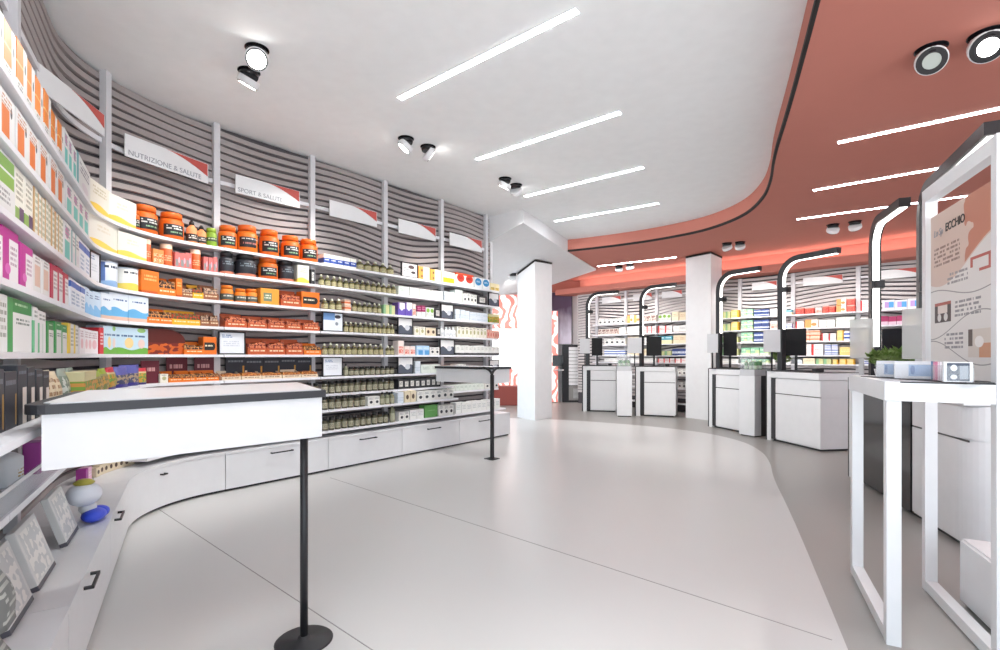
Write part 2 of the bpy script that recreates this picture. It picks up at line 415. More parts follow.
# ------------------------------------------------------------------ shelving of the curved wall
POSTS = [W.u_of_px(p, .05) for p in (18, 108, 217, 313, 386, 442, 487)]
PB = [.3, 1.32]+POSTS
BAYS = ['entrance bay', 'left wall bay', 'left wall bay', 'curved corner bay', 'sports tub bay', 'olive bottle bay', 'carton bay', 'far end bay']
SH = {1: 2.371, 2: 2.118, 3: 1.846, 4: 1.588, 5: 1.315, 6: 1.058}
uc = POSTS[1]
def off6(u): 
    k = min(1, max(0, (uc+.35-u)/.6)); return .22+.15*k
def shelf_off(i, u):
    if i == 6: return off6(u)
    return {7: .29, 8: .39, 9: .37}.get(i, .22)
TH = .026
def shelf_z(i, bay):
    if i <= 6: return SH[i]
    if i == 7: return .77 if bay == 7 else (.775 if bay < 4 else .862)
    if i == 8: return .69
    return .452
unit_label = ['white shelving nearest the entrance at the frame edge', 'white shelving with orange and white cartons along the left wall, near part',
  'white shelving along the left wall up to the corner post', 'curved white shelving in the corner with tins and orange trays', 'white shelving holding the orange sports tubs',
  'white shelving holding rows of olive bottles', 'white shelving with mixed cartons and framed notices', 'white shelving at the far end beside the column']
for k in range(len(PB)-1):
    u0, u1 = PB[k], PB[k+1]
    x, y = W.at((u0+u1)/2, .1)
    t = empty('shelving_unit', (x, y, 0)); inv = (-x, -y, 0)
    def part(b, name, m):
        o = b.obj(name, m, t); o.location = inv; return o
    g = .004
    for i in range(1, 10):
        if k == 7 and i == 8: continue
        if k < 4 and i == 8: continue
        if i == 9 and k < 3: continue
        z = shelf_z(i, k)
        o1 = (lambda u, i=i, k=k: (.22 if (k == 7 and i == 7) else shelf_off(i, u)))
        b = B(); ua, ub = u0+g, u1-g
        if k == 7: ub = u1+.1
        b.along(W, ua, ub, .0, o1, z-TH, z, 0, .06); part(b, 'shelf', M['shelf'])
    b = B(); b.along(W, u1-.03, u1+.03, .0, .055, .40, HC-.002, 0, .1); part(b, 'post', M['post'])
    b = B(); b.along(W, u0+.03, u1-.03, .0, .02, 3.05, 3.09, 0, .06); part(b, 'sign_rail', M['shelf'])
    tag(t, unit_label[k], 'shelving', 'shelving of the curved wall')

# lower cabinets
CB = [.3]+[1.45, 2.62]+[W.u_of_px(p, .42) for p in (128, 225, 328, 402, 459)]+[W.length-.0]
cab_label = ['low white drawer cabinet nearest the viewer by the entrance', 'low white cabinet with bracket handle along left wall, nearest in view', 'low white cabinet with bracket handle just before the corner',
  'low white curved corner cabinet under the left shelves', 'low white drawer cabinet behind the near display table', 'low white drawer cabinet right of the slim black pole',
  'low white drawer cabinet under the small cartons', 'low white drawer cabinet at the far end']
cab_label = ['low white drawer cabinet nearest the viewer by the entrance', 'low white drawer cabinet with open bracket handle, nearest in view', 'low white drawer cabinet with bracket handle beside the blue footed toy',
  'low white curved corner cabinet with one tiny black pull', 'low white drawer cabinet just right of the curved corner one', 'low white drawer cabinet under the bottles, right of the slim pole',
  'low white drawer cabinet under the green carton', 'low white drawer cabinet behind the far table pole']
hand = [None, (90, 577), (118, 511), (163, 474), (282, 449), (368, 437), (434, 427), (484, 420)]
for k in range(len(CB)-1):
    u0, u1 = CB[k]+.002, CB[k+1]-.002
    x, y = W.at((u0+u1)/2, .2); t = empty('drawer_cabinet', (x, y, 0))
    def part(b, name, m, p=None):
        o = b.obj(name, m, p or t)
        if p is None: o.location = (-x, -y, 0)
        return o
    b = B(); b.along(W, u0, u1, .0, .40, .03, .36, 0, .06); part(b, 'body', M['white'])
    b = B(); b.along(W, u0, u1, .02, .385, .0, .03, 0, .06); part(b, 'plinth', M['black'])  # recessed toe, coloured black for the shadow under the cabinet
    b = B(); b.along(W, u0, u1, .0, .425, .36, .38, 0, .06); part(b, 'top', M['white'])
    b = B(); b.along(W, u0+.002, u1-.002, .40, .42, .03, .357, 0, .06); fr = part(b, 'drawer_front', M['white'])
    if hand[k]:
        px, py = hand[k]; uh = W.u_of_px(px, .43); xx, yy = W.at(uh, .43); zh = max(.12, min(.32, zpx(py, yy)))
        if k >= 4: zh = .312
        if k in (1, 2): zh = .318
        L = .11 if k > 3 else (.085 if k < 3 else .03)
        b = B(); b.along(W, uh-L, uh+L, .445, .456, zh-.006, zh+.006, 0, .06)
        for s in (-1, 1): b.along(W, uh+s*L-.006, uh+s*L+.006, .4205, .4555, zh-.006, zh+.006, 0)
        part(b, 'handle', M['black'], fr)
    tag(t, cab_label[k], 'cabinet', 'low drawer cabinets under the shelves')

# hanging category signs
def sign(P, px0, px1, z0, z1, label, text=None, off=.10):
    if isinstance(px0, tuple): a, c = Vector(px0), Vector(px1)
    else: ua, ub = P.u_of_px(px0, off), P.u_of_px(px1, off); a, c = Vector(P.at(ua, off)), Vector(P.at(ub, off))
    d = c-a; L = d.length; H = z1-z0
    t = empty('shelf_sign', (a.x, a.y, z0), math.atan2(d.y, d.x))
    x = B(); x.box(0, L, 0, .012, 0, H); x.obj('panel', M['white'], t)
    pts = [(.46*L, .985*H)]+[(L*(.46+.53*i/8), H*(.985-.62*(i/8)**1.6)) for i in range(1, 9)]+[(.99*L, .985*H)]
    x = B(); x.prism_y(pts, -.0015, -.0002); x.obj('red_swoosh', M['red'], t)['label'] = 'terracotta red curved corner'
    x = B(); x.box(.1*L, .9*L, .012, .02, .4*H, .55*H); x.obj('bracket', M['shelf'], t)
    if text: text_mesh('lettering', text, H*.33, M['txt'], t, (.03*L, -.0022, .1*H), (R(90), 0, 0))['label'] = 'thin grey capital letters'
    tag(t, label, 'sign', 'category signs over the shelves')
sign(W, (-2.835, 3.06), (-2.965, 3.75), 2.945, 3.105, 'white sign with red swoosh above the left wall, before the corner post', None, .03)
sign(W, 125, 208, 3.0, 3.19, 'white sign reading NUTRIZIONE & SALUTE over the curved corner shelves', 'NUTRIZIONE & SALUTE')
sign(W, 236, 300, 2.98, 3.17, 'white sign reading SPORT & SALUTE over the orange tubs', 'SPORT & SALUTE')
sign(W, 330, 377, 2.98, 3.17, 'white sign with red swoosh over the olive bottle shelves')
sign(W, 399, 436, 2.98, 3.17, 'white sign with red swoosh over the framed notices and cartons')
sign(W, 450, 482, 2.98, 3.17, 'white sign with red swoosh over the far end shelves')

# ------------------------------------------------------------------ products
WH = (229, 229, 227)
STY = {}
def S(key, desc, cat, base, *ops, rough=.45): STY[key] = (desc, cat, base, ops, rough)
S('wor', 'white carton with orange picture panel', 'box', WH, ('band', .1, .62, .05, .72, (226, 116, 28)), ('blob', .75, .72, .07, .1, (60, 62, 66)), ('lines', .1, .8, .7, .92, 3, (190, 130, 90)))
S('orw', 'orange topped white carton', 'box', WH, ('band', 0, .62, .3, 1, (238, 134, 24)), ('blob', .8, .65, .06, .09, (60, 62, 66)), ('band', 0, .62, .58, .62, (245, 190, 120)), ('lines', .1, .55, .08, .26, 3, (120, 120, 120)))
S('teal', 'white and teal carton', 'box', WH, ('band', .1, .75, .0, .55, (106, 202, 192)), ('blob', .4, .75, .25, .14, (200, 120, 170)), ('lines', .15, .8, .6, .9, 3, (130, 160, 160)))
S('grn', 'white carton with green panels', 'box', WH, ('band', .05, .95, .74, .95, (122, 168, 70)), ('band', .05, .95, .48, .70, (140, 182, 80)), ('lines', .2, .8, .15, .4, 3, (150, 150, 150)))
S('grp', 'white carton with green and purple foot', 'box', (240, 238, 226), ('band', .0, .5, .0, .3, (140, 178, 90)), ('band', .5, 1, .0, .34, (92, 66, 104)), ('lines', .15, .85, .4, .9, 5, (150, 148, 130)))
S('str', 'slim cream carton with coloured spine', 'box', (238, 236, 222), ('band', .0, .25, 0, 1, (206, 170, 120)), ('lines', .3, .95, .1, .9, 6, (160, 170, 140)))
S('sw', 'white carton with thin swirl print', 'box', WH, ('band', .0, .12, 0, 1, (96, 170, 176)), ('lines', .2, .9, .55, .85, 3, (130, 130, 140)), ('blob', .6, .3, .25, .12, (222, 214, 220)))
S('wbl', 'white carton with blue top', 'box', (240, 243, 248), ('band', 0, 1, .72, .92, (72, 112, 196)), ('lines', .15, .85, .1, .6, 4, (150, 170, 200)))
S('mag', 'magenta carton with white panel', 'box', (192, 44, 150), ('band', .42, 1, .0, .82, (240, 236, 238)), ('lines', .5, .9, .3, .7, 4, (180, 150, 170)), ('blob', .35, .25, .16, .1, (220, 110, 190)))
S('bei', 'white carton with beige window', 'box', WH, ('band', .18, .82, .2, .75, (222, 190, 172)), ('lines', .2, .8, .78, .95, 2, (150, 140, 140)))
S('rdw', 'red and white carton', 'box', WH, ('band', 0, .35, 0, 1, (196, 52, 84)), ('band', 0, 1, .84, 1, (196, 52, 84)), ('lines', .42, .92, .3, .75, 4, (170, 140, 150)))
S('pbl', 'pale blue carton', 'box', (206, 226, 244), ('under', .38, 5, .08, (134, 190, 232)), ('lines', .2, .8, .66, .84, 2, (70, 100, 150)))
S('ylw', 'yellow and white carton', 'box', WH, ('band', 0, .4, .0, 1, (240, 208, 80)), ('lines', .45, .95, .2, .85, 5, (150, 150, 140)))
S('gnw', 'green topped white carton with curved line', 'box', WH, ('band', 0, 1, .74, 1, (40, 136, 66)), ('band', 0, .22, 0, 1, (64, 156, 84)), ('lines', .3, .8, .84, .92, 1, (190, 220, 190)), ('lines', .35, .9, .5, .64, 2, (90, 110, 100)))
S('wgn', 'slim white carton with green edge', 'box', WH, ('band', 0, .3, 0, .7, (110, 190, 140)), ('lines', .2, .9, .74, .92, 2, (120, 130, 120)))
S('pkw', 'white carton with pale pink print', 'box', (240, 234, 236), ('blob', .5, .4, .3, .2, (232, 190, 196)), ('lines', .15, .85, .62, .9, 3, (190, 150, 160)))
S('red', 'slim red carton', 'box', (204, 48, 60), ('lines', .15, .85, .3, .8, 4, (240, 220, 220)))
S('wyl', 'white carton with yellow foot', 'box', (231, 227, 214), ('under', .22, 4, .08, (242, 206, 84)), ('lines', .2, .8, .55, .85, 3, (200, 190, 160)))
S('tin', 'white and blue milk powder tin', 'tin', (226, 234, 244), ('band', 0, .14, 0, 1, (90, 124, 190)), ('under', .2, 4, .07, (150, 186, 226)), ('lines', .12, .9, .7, .88, 1, (44, 58, 84), 9))
S('tiny', 'white and yellow milk powder tin', 'tin', (240, 240, 234), ('under', .3, 4, .06, (240, 216, 96)), ('lines', .12, .9, .7, .88, 1, (60, 70, 80), 9))
S('milk', 'white carton with blue water print', 'box', (226, 236, 246), ('under', .42, 6, .06, (104, 178, 226)), ('band', 0, 1, 0, .14, (224, 190, 170)), ('lines', .2, .85, .68, .78, 1, (60, 96, 150), 9))
S('kid', 'pale blue carton with green meadow', 'box', (196, 222, 236), ('under', .2, 9, .05, (112, 176, 70)), ('blob', .45, .42, .12, .2, (240, 212, 150)), ('blob', .8, .4, .1, .18, (232, 206, 196)), ('lines', .1, .9, .6, .72, 1, (74, 108, 150), 11), ('blob', .8, .92, .12, .09, (150, 200, 120)))
S('tub', 'orange sports tub with black label', 'tub', (226, 106, 26), ('band', .04, .8, .18, .7, (38, 40, 44)), ('lines', .1, .74, .42, .64, 2, (226, 226, 220), 8), ('lines', .2, .7, .24, .36, 1, (150, 190, 150), 12))
S('tubt', 'tall orange sports tub with black label', 'tub', (232, 122, 34), ('band', .04, .8, .22, .7, (36, 36, 42)), ('lines', .1, .9, .56, .64, 1, (230, 226, 220), 10), ('lines', .15, .8, .3, .45, 1, (190, 120, 110), 12))
S('tubd', 'black sports tub', 'tub', (42, 44, 52), ('band', 0, 1, 0, .16, (214, 130, 100)), ('lines', .1, .9, .5, .75, 2, (120, 132, 140), 9))
S('jar', 'squat orange jar with grey label', 'jar', (234, 134, 40), ('band', 0, 1, .14, .62, (86, 92, 84)), ('lines', .1, .9, .3, .5, 1, (220, 220, 210), 9))
S('wtub', 'wide white carton with yellow foot', 'box', (232, 229, 219), ('under', .2, 5, .06, (244, 208, 92)), ('lines', .3, .7, .5, .75, 2, (222, 214, 196)))
S('grj', 'bright green jar', 'jar', (132, 166, 44), ('band', 0, 1, .35, .62, (64, 78, 52)), ('lines', .1, .9, .42, .56, 1, (210, 220, 190), 9))
S('shk', 'orange shaker bottle with black label', 'bottle', (232, 150, 96), ('band', 0, 1, .1, .5, (58, 52, 50)), ('lines', .1, .9, .2, .42, 2, (230, 220, 210), 8))
S('cyl', 'tall orange tube', 'tube', (214, 96, 40), ('band', 0, 1, .82, 1, (240, 206, 180)), ('lines', .1, .9, .2, .5, 3, (240, 180, 140)))
S('pnk', 'pink and grey packet', 'packet', (206, 112, 108), ('band', .1, .6, .1, .55, (136, 140, 140)), ('blob', .72, .5, .16, .2, (240, 170, 180)))
S('oor', 'orange packet with pale print', 'packet', (226, 146, 80), ('pic', .1, .9, .1, .7, (240, 206, 160), (196, 100, 40)))
S('obx', 'orange carton with black arrow label', 'box', (232, 116, 32), ('band', .08, .72, .24, .68, (34, 34, 34)), ('blob', .72, .46, .18, .22, (34, 34, 34)), ('lines', .14, .7, .38, .54, 1, (236, 226, 200), 8))
S('oyb', 'orange carton with green label', 'box', (236, 160, 60), ('band', .15, .6, .2, .72, (120, 136, 110)), ('lines', .2, .55, .3, .6, 2, (230, 230, 210)))
S('org', 'plain orange carton', 'box', (230, 118, 30), ('lines', .15, .85, .5, .8, 2, (250, 190, 120)), ('band', 0, 1, 0, .12, (196, 84, 26)))
S('blu', 'white carton with blue band', 'box', (240, 238, 226), ('band', 0, 1, .16, .62, (52, 84, 168)), ('lines', .15, .85, .3, .5, 1, (230, 234, 240), 8))
S('gld', 'orange and cream carton', 'box', (246, 226, 190), ('band', 0, .4, 0, 1, (238, 166, 76)), ('blob', .3, .7, .08, .1, (120, 80, 50)), ('blob', .3, .25, .08, .1, (120, 80, 50)))
S('frt', 'white carton with yellow fruit', 'box', (246, 242, 228), ('pic', .1, .95, .08, .5, (240, 206, 40), (210, 170, 30)))
S('rcr', 'white carton with red disc', 'box', (244, 240, 236), ('band', 0, 1, .84, 1, (228, 84, 44)), ('blob', .5, .6, .42, .32, (214, 62, 44)), ('lines', .25, .75, .5, .7, 2, (120, 30, 30)))
S('bcr', 'white carton with blue disc', 'box', (240, 244, 246), ('blob', .5, .6, .42, .34, (44, 140, 196)), ('lines', .25, .75, .52, .68, 2, (220, 236, 244)))
S('ypk', 'pale yellow packet', 'packet', (244, 230, 186), ('pic', .1, .9, .1, .45, (230, 190, 90), (180, 160, 80)))
S('wht', 'plain white carton', 'box', (234, 235, 232), ('lines', .15, .85, .3, .75, 3, (190, 196, 196)))
S('wht2', 'pale green white carton', 'box', (222, 230, 222), ('lines', .15, .85, .4, .75, 3, (170, 184, 174)))
S('wst', 'bluish white carton', 'box', (216, 224, 232), ('band', 0, 1, .46, .52, (188, 200, 212)), ('lines', .1, .9, .15, .4, 2, (180, 196, 210)))
S('pur', 'white and purple carton', 'box', (236, 232, 240), ('band', 0, .2, 0, 1, (110, 80, 160)), ('under', .45, 9, .08, (104, 84, 176)))
S('mgw', 'white carton with wine red top', 'box', WH, ('band', 0, 1, .45, 1, (150, 30, 84)), ('lines', .1, .9, .55, .9, 2, (210, 140, 170)))
S('gww', 'white carton with leaf green spot', 'box', WH, ('blob', .5, .7, .4, .22, (130, 176, 70)), ('lines', .1, .9, .15, .4, 2, (150, 170, 140)))
S('gpk', 'leafy printed packet', 'packet', (214, 206, 160), ('pic', .0, 1, .0, .7, (120, 160, 60), (216, 150, 70)))
S('dkw', 'dark carton with white label', 'box', (52, 52, 56), ('band', .2, .8, .25, .8, (222, 220, 214)), ('lines', .28, .72, .35, .7, 3, (90, 90, 96)))
S('wdk', 'white carton with black mark', 'box', (230, 229, 224), ('blob', .55, .4, .25, .16, (56, 58, 64)), ('lines', .15, .85, .65, .9, 2, (130, 132, 138)))
S('bgd', 'beige carton with dark mark', 'box', (222, 208, 180), ('blob', .5, .5, .25, .22, (86, 66, 54)))
S('bxo', 'orange and white striped carton', 'box', (238, 210, 190), ('band', 0, 1, .35, .65, (222, 116, 66)), ('lines', .1, .9, .7, .9, 1, (180, 110, 80)))
S('bbl', 'sky blue carton', 'box', (172, 206, 234), ('band', .3, 1, .0, .5, (92, 160, 214)), ('lines', .1, .9, .6, .85, 2, (230, 240, 248)))
S('pks', 'white carton with coral print', 'box', (240, 226, 220), ('pic', .1, .9, .1, .6, (226, 120, 104), (240, 200, 190)))
S('wcap', 'white pot carton with black foot', 'box', (236, 236, 232), ('band', 0, 1, .0, .22, (62, 64, 68)), ('lines', .2, .8, .5, .8, 2, (196, 198, 196)))
S('grb', 'plain green carton', 'box', (96, 156, 84), ('lines', .2, .8, .45, .6, 1, (130, 180, 116)))
S('blk', 'black carton with pale label', 'box', (40, 44, 52), ('band', .5, .95, .0, .62, (224, 214, 206)), ('lines', .1, .9, .8, .9, 1, (110, 120, 130)))
S('blk2', 'charcoal carton', 'box', (44, 48, 58), ('lines', .1, .9, .7, .85, 1, (120, 126, 134)), ('band', .86, .95, .05, .6, (200, 150, 60)))
S('bgo', 'beige pouch with brown script', 'pouch', (222, 206, 176), ('lines', .15, .85, .3, .8, 3, (150, 110, 70)))
S('ggy', 'grey green printed pouch', 'pouch', (150, 162, 150), ('pic', .1, .9, .1, .8, (120, 134, 120), (196, 200, 190)))
S('snk', 'blue snack pouch', 'pouch', (84, 88, 160), ('pic', .1, .9, .15, .6, (60, 66, 96), (170, 150, 120)), ('band', 0, 1, 0, .16, (54, 48, 140)))
S('snr', 'red topped snack pouch', 'pouch', (208, 196, 150), ('band', 0, 1, .78, 1, (196, 40, 60)), ('pic', .1, .9, .1, .7, (200, 150, 60), (110, 150, 70)), ('band', 0, 1, 0, .12, (60, 50, 130)))
S('sng', 'green topped snack pouch', 'pouch', (160, 160, 110), ('band', 0, 1, .78, 1, (170, 196, 70)), ('pic', .1, .9, .1, .7, (120, 130, 80), (206, 160, 80)))
S('crd', 'dark red backing card', 'card', (96, 28, 44), ('lines', .15, .85, .4, .7, 1, (200, 150, 150), 8))
S('brn', 'brown printed display card with rounded top', 'card', (92, 32, 26), ('pic', .0, 1, .0, .45, (206, 96, 36), (120, 40, 30)))
S('ned', 'framed white notice with small grey text', 'notice', (234, 238, 244), ('lines', .1, .5, .72, .9, 2, (120, 150, 190)), ('lines', .15, .8, .3, .6, 3, (206, 212, 222)))
S('nph', 'framed notice with monochrome photo', 'notice', (228, 228, 228), ('under', .46, 9, .1, (84, 90, 104)), ('blob', .65, .4, .18, .18, (200, 204, 210)))
S('nbl', 'framed notice with blue heading', 'notice', (228, 234, 242), ('band', 0, .6, .6, 1, (110, 150, 200)), ('blob', .75, .8, .16, .1, (60, 60, 70)), ('blob', .7, .4, .08, .1, (130, 140, 150)))
S('nsh', 'framed notice with black scribbled picture', 'notice', (240, 238, 236), ('blob', .62, .75, .2, .14, (90, 70, 70)), ('blob', .75, .35, .16, .1, (70, 60, 64)), ('lines', .1, .5, .3, .7, 3, (170, 170, 170)))
S('bo', 'olive glass bottle with pale label', 'bottle', (120, 113, 74), ('band', 0, 1, .1, .56, (198, 190, 150)), ('lines', .1, .9, .2, .5, 3, (150, 140, 90), 14), rough=.25)
S('bj', 'olive jar with black cap and cream label', 'jar', (82, 78, 58), ('band', 0, 1, .16, .7, (176, 172, 148)), ('lines', .1, .9, .25, .6, 3, (120, 116, 94), 14), rough=.3)
S('bt', 'tall grey green bottle with black cap', 'bottle', (124, 126, 100), ('band', 0, 1, .1, .6, (178, 176, 150)), rough=.3)
S('bw', 'white plastic bottle', 'bottle', (238, 240, 240), ('lines', .2, .8, .2, .5, 3, (180, 190, 200)))
S('wpt', 'small cream cosmetic pot box', 'box', (232, 228, 214), ('blob', .5, .5, .25, .22, (180, 176, 130)), ('lines', .2, .8, .74, .9, 1, (120, 120, 110)))
S('ppt', 'small coral pink box', 'box', (226, 168, 152), ('blob', .5, .45, .2, .25, (206, 92, 84)))
S('tro', 'orange display tray of bars', 'tray', (232, 122, 30)); S('trr', 'red orange display tray of bars', 'tray', (192, 90, 50)); S('try', 'yellow display tray of bars', 'tray', (238, 178, 40))
S('trb', 'brown display tray of small bars', 'tray', (150, 96, 66)); S('trd', 'dark display tray of bars', 'tray', (66, 62, 66)); S('trw', 'pale display tray of orange bars', 'tray', (226, 208, 184))
S('pgn', 'green and mint carton', 'box', (136, 194, 160), ('band', 0, 1, .0, .3, (226, 234, 210)), ('band', .55, 1, .3, .7, (200, 220, 160)), ('lines', .1, .5, .5, .8, 2, (230, 240, 230)))
S('pnv', 'navy and white carton', 'box', (52, 72, 130), ('band', 0, 1, .3, .62, (222, 228, 238)), ('lines', .1, .9, .36, .56, 1, (60, 80, 140), 10))
S('pyl', 'amber yellow carton', 'box', (236, 208, 132), ('lines', .1, .9, .3, .7, 2, (250, 230, 170)), ('band', .8, 1, 0, 1, (226, 170, 50)))
S('pgy', 'yellow green carton', 'box', (204, 206, 150), ('band', 0, .4, 0, 1, (140, 184, 140)))
S('prd', 'coral red carton', 'box', (216, 74, 62), ('pic', .1, .9, .15, .8, (230, 110, 90), (196, 50, 48)), ('band', 0, 1, .86, 1, (240, 180, 170)))
S('por', 'white and orange carton', 'box', (244, 232, 220), ('band', 0, .5, .0, 1, (236, 160, 96)), ('blob', .7, .4, .2, .2, (224, 140, 80)))
S('pwr', 'white carton with red end', 'box', (244, 238, 236), ('band', 0, .2, 0, 1, (214, 60, 60)), ('lines', .28, .9, .3, .7, 2, (220, 150, 150)))
S('plb', 'white carton with lilac bars', 'box', (240, 238, 246), ('band', .2, .55, .2, .8, (196, 160, 220)), ('band', .55, .95, .2, .8, (90, 170, 230)))
S('pte', 'teal and cream carton', 'box', (236, 226, 180), ('band', 0, 1, .5, 1, (80, 160, 180)), ('lines', .1, .9, .6, .85, 1, (220, 240, 240)))
S('pmg', 'magenta carton', 'box', (170, 50, 100), ('band', 0, 1, 0, .4, (226, 200, 214)))
S('pdk', 'brown and white carton', 'box', (238, 228, 220), ('pic', .05, .95, .2, .95, (110, 60, 50), (236, 220, 210)))
S('pbw', 'white carton with blue stripes', 'box', (238, 240, 246), ('band', 0, 1, .2, .4, (64, 96, 176)), ('band', 0, 1, .6, .8, (80, 112, 190)))
S('pwh', 'white medicine carton', 'box', (242, 241, 238), ('lines', .1, .9, .4, .75, 2, (190, 190, 194)), ('band', 0, 1, 0, .14, (206, 200, 196)))
S('pcr', 'cream medicine carton', 'box', (240, 226, 196), ('lines', .1, .9, .4, .75, 2, (210, 180, 140)))
def smat(key):
    d, c, base, ops, rough = STY[key]; return printed('print_'+key, base, *ops, rough=rough)

LIDS = {'tub': (232, 106, 26), 'tubt': (228, 104, 30), 'tubd': (34, 34, 38), 'jar': (232, 124, 30), 'grj': (150, 180, 60), 'bj': (30, 30, 30)}
PROTO = {}
MEDS = set('pgn pnv pyl pgy prd por pwr plb pte pmg pdk pbw pwh pcr'.split()); FOOD = set('wor orw teal grn grp str mag bei rdw ylw gnw wgn pkw milk kid pbl org obx oyb'.split())
def make_product(key, w, d, h):
    desc, cat, base, ops, rough = STY[key]
    if cat in ('box', 'packet') :
        b = B(); b.box(-w/2, w/2, -d/2, d/2, 0, h, 0, min(.003, w*.05)); return b.obj('packet' if cat == 'packet' else 'medicine_carton' if key in MEDS else 'food_carton' if key in FOOD else 'carton', smat(key))
    if cat == 'pouch':
        b = B(); n = 8; rows = []
        for i in range(n+1):
            z = h*i/n; k = (1-(abs(i/n-.38)/.62)**2)*.5*d if i else .42*d
            k = max(k, .004); ww = w/2*(1 if i < n else .97)
            rows.append([b.bm.verts.new(v) for v in ((-ww, 0, z), (-ww*.5, -k, z), (ww*.5, -k, z), (ww, 0, z), (ww*.5, k, z), (-ww*.5, k, z))])
        for a, c in zip(rows, rows[1:]):
            for q in range(6): b.face((a[q], a[(q+1)%6], c[(q+1)%6], c[q]), 0, True)
        b.face(rows[0][::-1]); b.face(rows[-1]); return b.obj('pouch', smat(key))
    if cat == 'card':
        b = B()
        if key == 'brn':
            pts = [(-w/2, 0)]+[(-w/2, h*.98), (-w*.05, h)]+[(w*(-.05+.55*math.sin(a)), h*(.55+.45*math.cos(a))) for a in [i*math.pi/16 for i in range(1, 9)]]+[(w/2, 0)]
        else: pts = [(-w/2, 0), (-w/2, h), (w/2, h), (w/2, 0)]
        b.prism_y(pts[::-1], -.004, .004); b.box(-w*.3, w*.3, .0045, .05, 0, .006); return b.obj('display_card', smat(key))
    if cat == 'notice':
        t = empty('framed_notice')
        b = B(); f = .012
        b.box(-w/2, w/2, -.01, .01, 0, f); b.box(-w/2, w/2, -.01, .01, h-f, h); b.box(-w/2, -w/2+f, -.01, .01, f, h-f); b.box(w/2-f, w/2, -.01, .01, f, h-f); b.obj('frame', M['black'], t)
        b = B(); b.box(-w/2+f, w/2-f, -.004, .006, f, h-f); b.obj('sheet', smat(key), t)
        b = B(); b.box(-.03, .03, .0101, .06, 0, .008); b.obj('foot', M['black'], t); return t
    if cat == 'tray':
        t = empty('display_tray'); m = flat('tray_'+key, base)
        b = B(); k = .004
        b.box(-w/2, w/2, -d/2, d/2, 0, k); b.box(-w/2, w/2, -d/2, -d/2+k, k, h*.38); b.box(-w/2, w/2, d/2-k, d/2, k, h)
        for s in (-1, 1):
            xs = sorted((s*w/2, s*(w/2-k)))
            x0, x1 = xs; v = [b.bm.verts.new(p) for p in ((x0, -d/2+k, k), (x1, -d/2+k, k), (x0, -d/2+k, h*.38), (x1, -d/2+k, h*.38), (x0, d/2-k, h*.9), (x1, d/2-k, h*.9), (x0, d/2-k, k), (x1, d/2-k, k))]
            for q in ((0, 1, 3, 2), (2, 3, 5, 4), (4, 5, 7, 6), (6, 7, 1, 0), (0, 2, 4, 6), (1, 7, 5, 3)): b.face([v[i] for i in q])
        b.obj('box', m, t)
        cols = {'tro': ((214, 150, 90), (60, 40, 36)), 'trr': ((120, 40, 34), (220, 130, 90)), 'try': ((196, 60, 40), (70, 90, 50)), 'trb': ((90, 70, 70), (206, 170, 140)), 'trd': ((30, 32, 34), (120, 126, 120)), 'trw': ((220, 150, 80), (160, 90, 50))}[key]
        mb = printed('bars_'+key, cols[0], ('pic', 0, 1, 0, 1, cols[0], cols[1], 9), ('lines', .05, .95, .1, .9, 3, cols[1], 16))
        b = B(); n = max(3, int(w/.035))
        for i in range(n):
            x0 = -w/2+k*1.5+(w-3*k)*i/n; b.box(x0+.001, x0+(w-3*k)/n-.001, -d/2+.012, d/2-.012, k+.001, h*random.uniform(.62, .8))
        b.obj('bars', mb, t)['kind'] = 'stuff'
        b = B(); b.box(-w*.42, w*.42, -d/2-.0012, -d/2-.0002, h*.08, h*.32); b.obj('front_label', printed('tl_'+key, base, ('lines', .05, .95, .2, .8, 1, (245, 225, 190) if key != 'trw' else (120, 70, 40), 10)), t); return t
    seg = 20 if w > .07 else 14
    r = w/2
    if cat == 'tin' or cat == 'tube':
        t = empty('tin' if cat == 'tin' else 'tube')
        b = B(); b.lathe([(r*.98, 0), (r, .004), (r, h*.95), (r*.98, h*.955)], seg); b.obj('body', smat(key), t)
        b = B(); b.lathe([(r*1.02, h*.9552), (r*1.02, h*.99), (r*.96, h)], seg); b.obj('lid', flat('lid_'+key, (206, 216, 230) if cat == 'tin' else (240, 214, 190)), t); return t
    if key in LIDS:
        t = empty('tub' if cat == 'tub' else 'jar')
        hb_ = h*(.78 if key != 'bj' else .76)
        b = B(); b.lathe([(r*.92, 0), (r, h*.03), (r, hb_*.84), (r*.9, hb_*.94), (r*.72, hb_)], seg); b.obj('body', smat(key), t)
        lr = r*(.86 if key != 'bj' else .8)
        b = B(); b.lathe([(lr, hb_+.0005), (lr, h*.97), (lr*.93, h)], seg); b.obj('lid', flat('lid_'+key, LIDS[key], .4), t); return t
    # bottles: body, neck and cap
    t = empty('bottle')
    b = B(); b.lathe([(r*.93, 0), (r, h*.02), (r, h*.58), (r*.9, h*.66), (r*.45, h*.76), (r*.36, h*.80)], seg); b.obj('body', smat(key), t)
    cc = {'bo': (226, 226, 206), 'bt': (34, 34, 34), 'bw': (226, 230, 232), 'shk': (30, 30, 32), 'gbt': (230, 232, 226)}[key]
    b = B(); b.lathe([(r*.46, h*.802), (r*.46, h*.93), (r*.3, h*.95), (r*.26, h)], 12); b.obj('cap', flat('cap_'+key, cc, .35), t)
    if key == 'bo':
        b = B(); b.lathe([(r*1.01, h*.585), (r*.92, h*.66), (r*.92, h*.662), (r*1.01, h*.59)], seg); b.obj('neck_band', M['black'], t)
    return t
DEP = {'box': .12, 'packet': .08, 'pouch': .07, 'card': .06, 'notice': .03, 'tray': .14}
REC = []
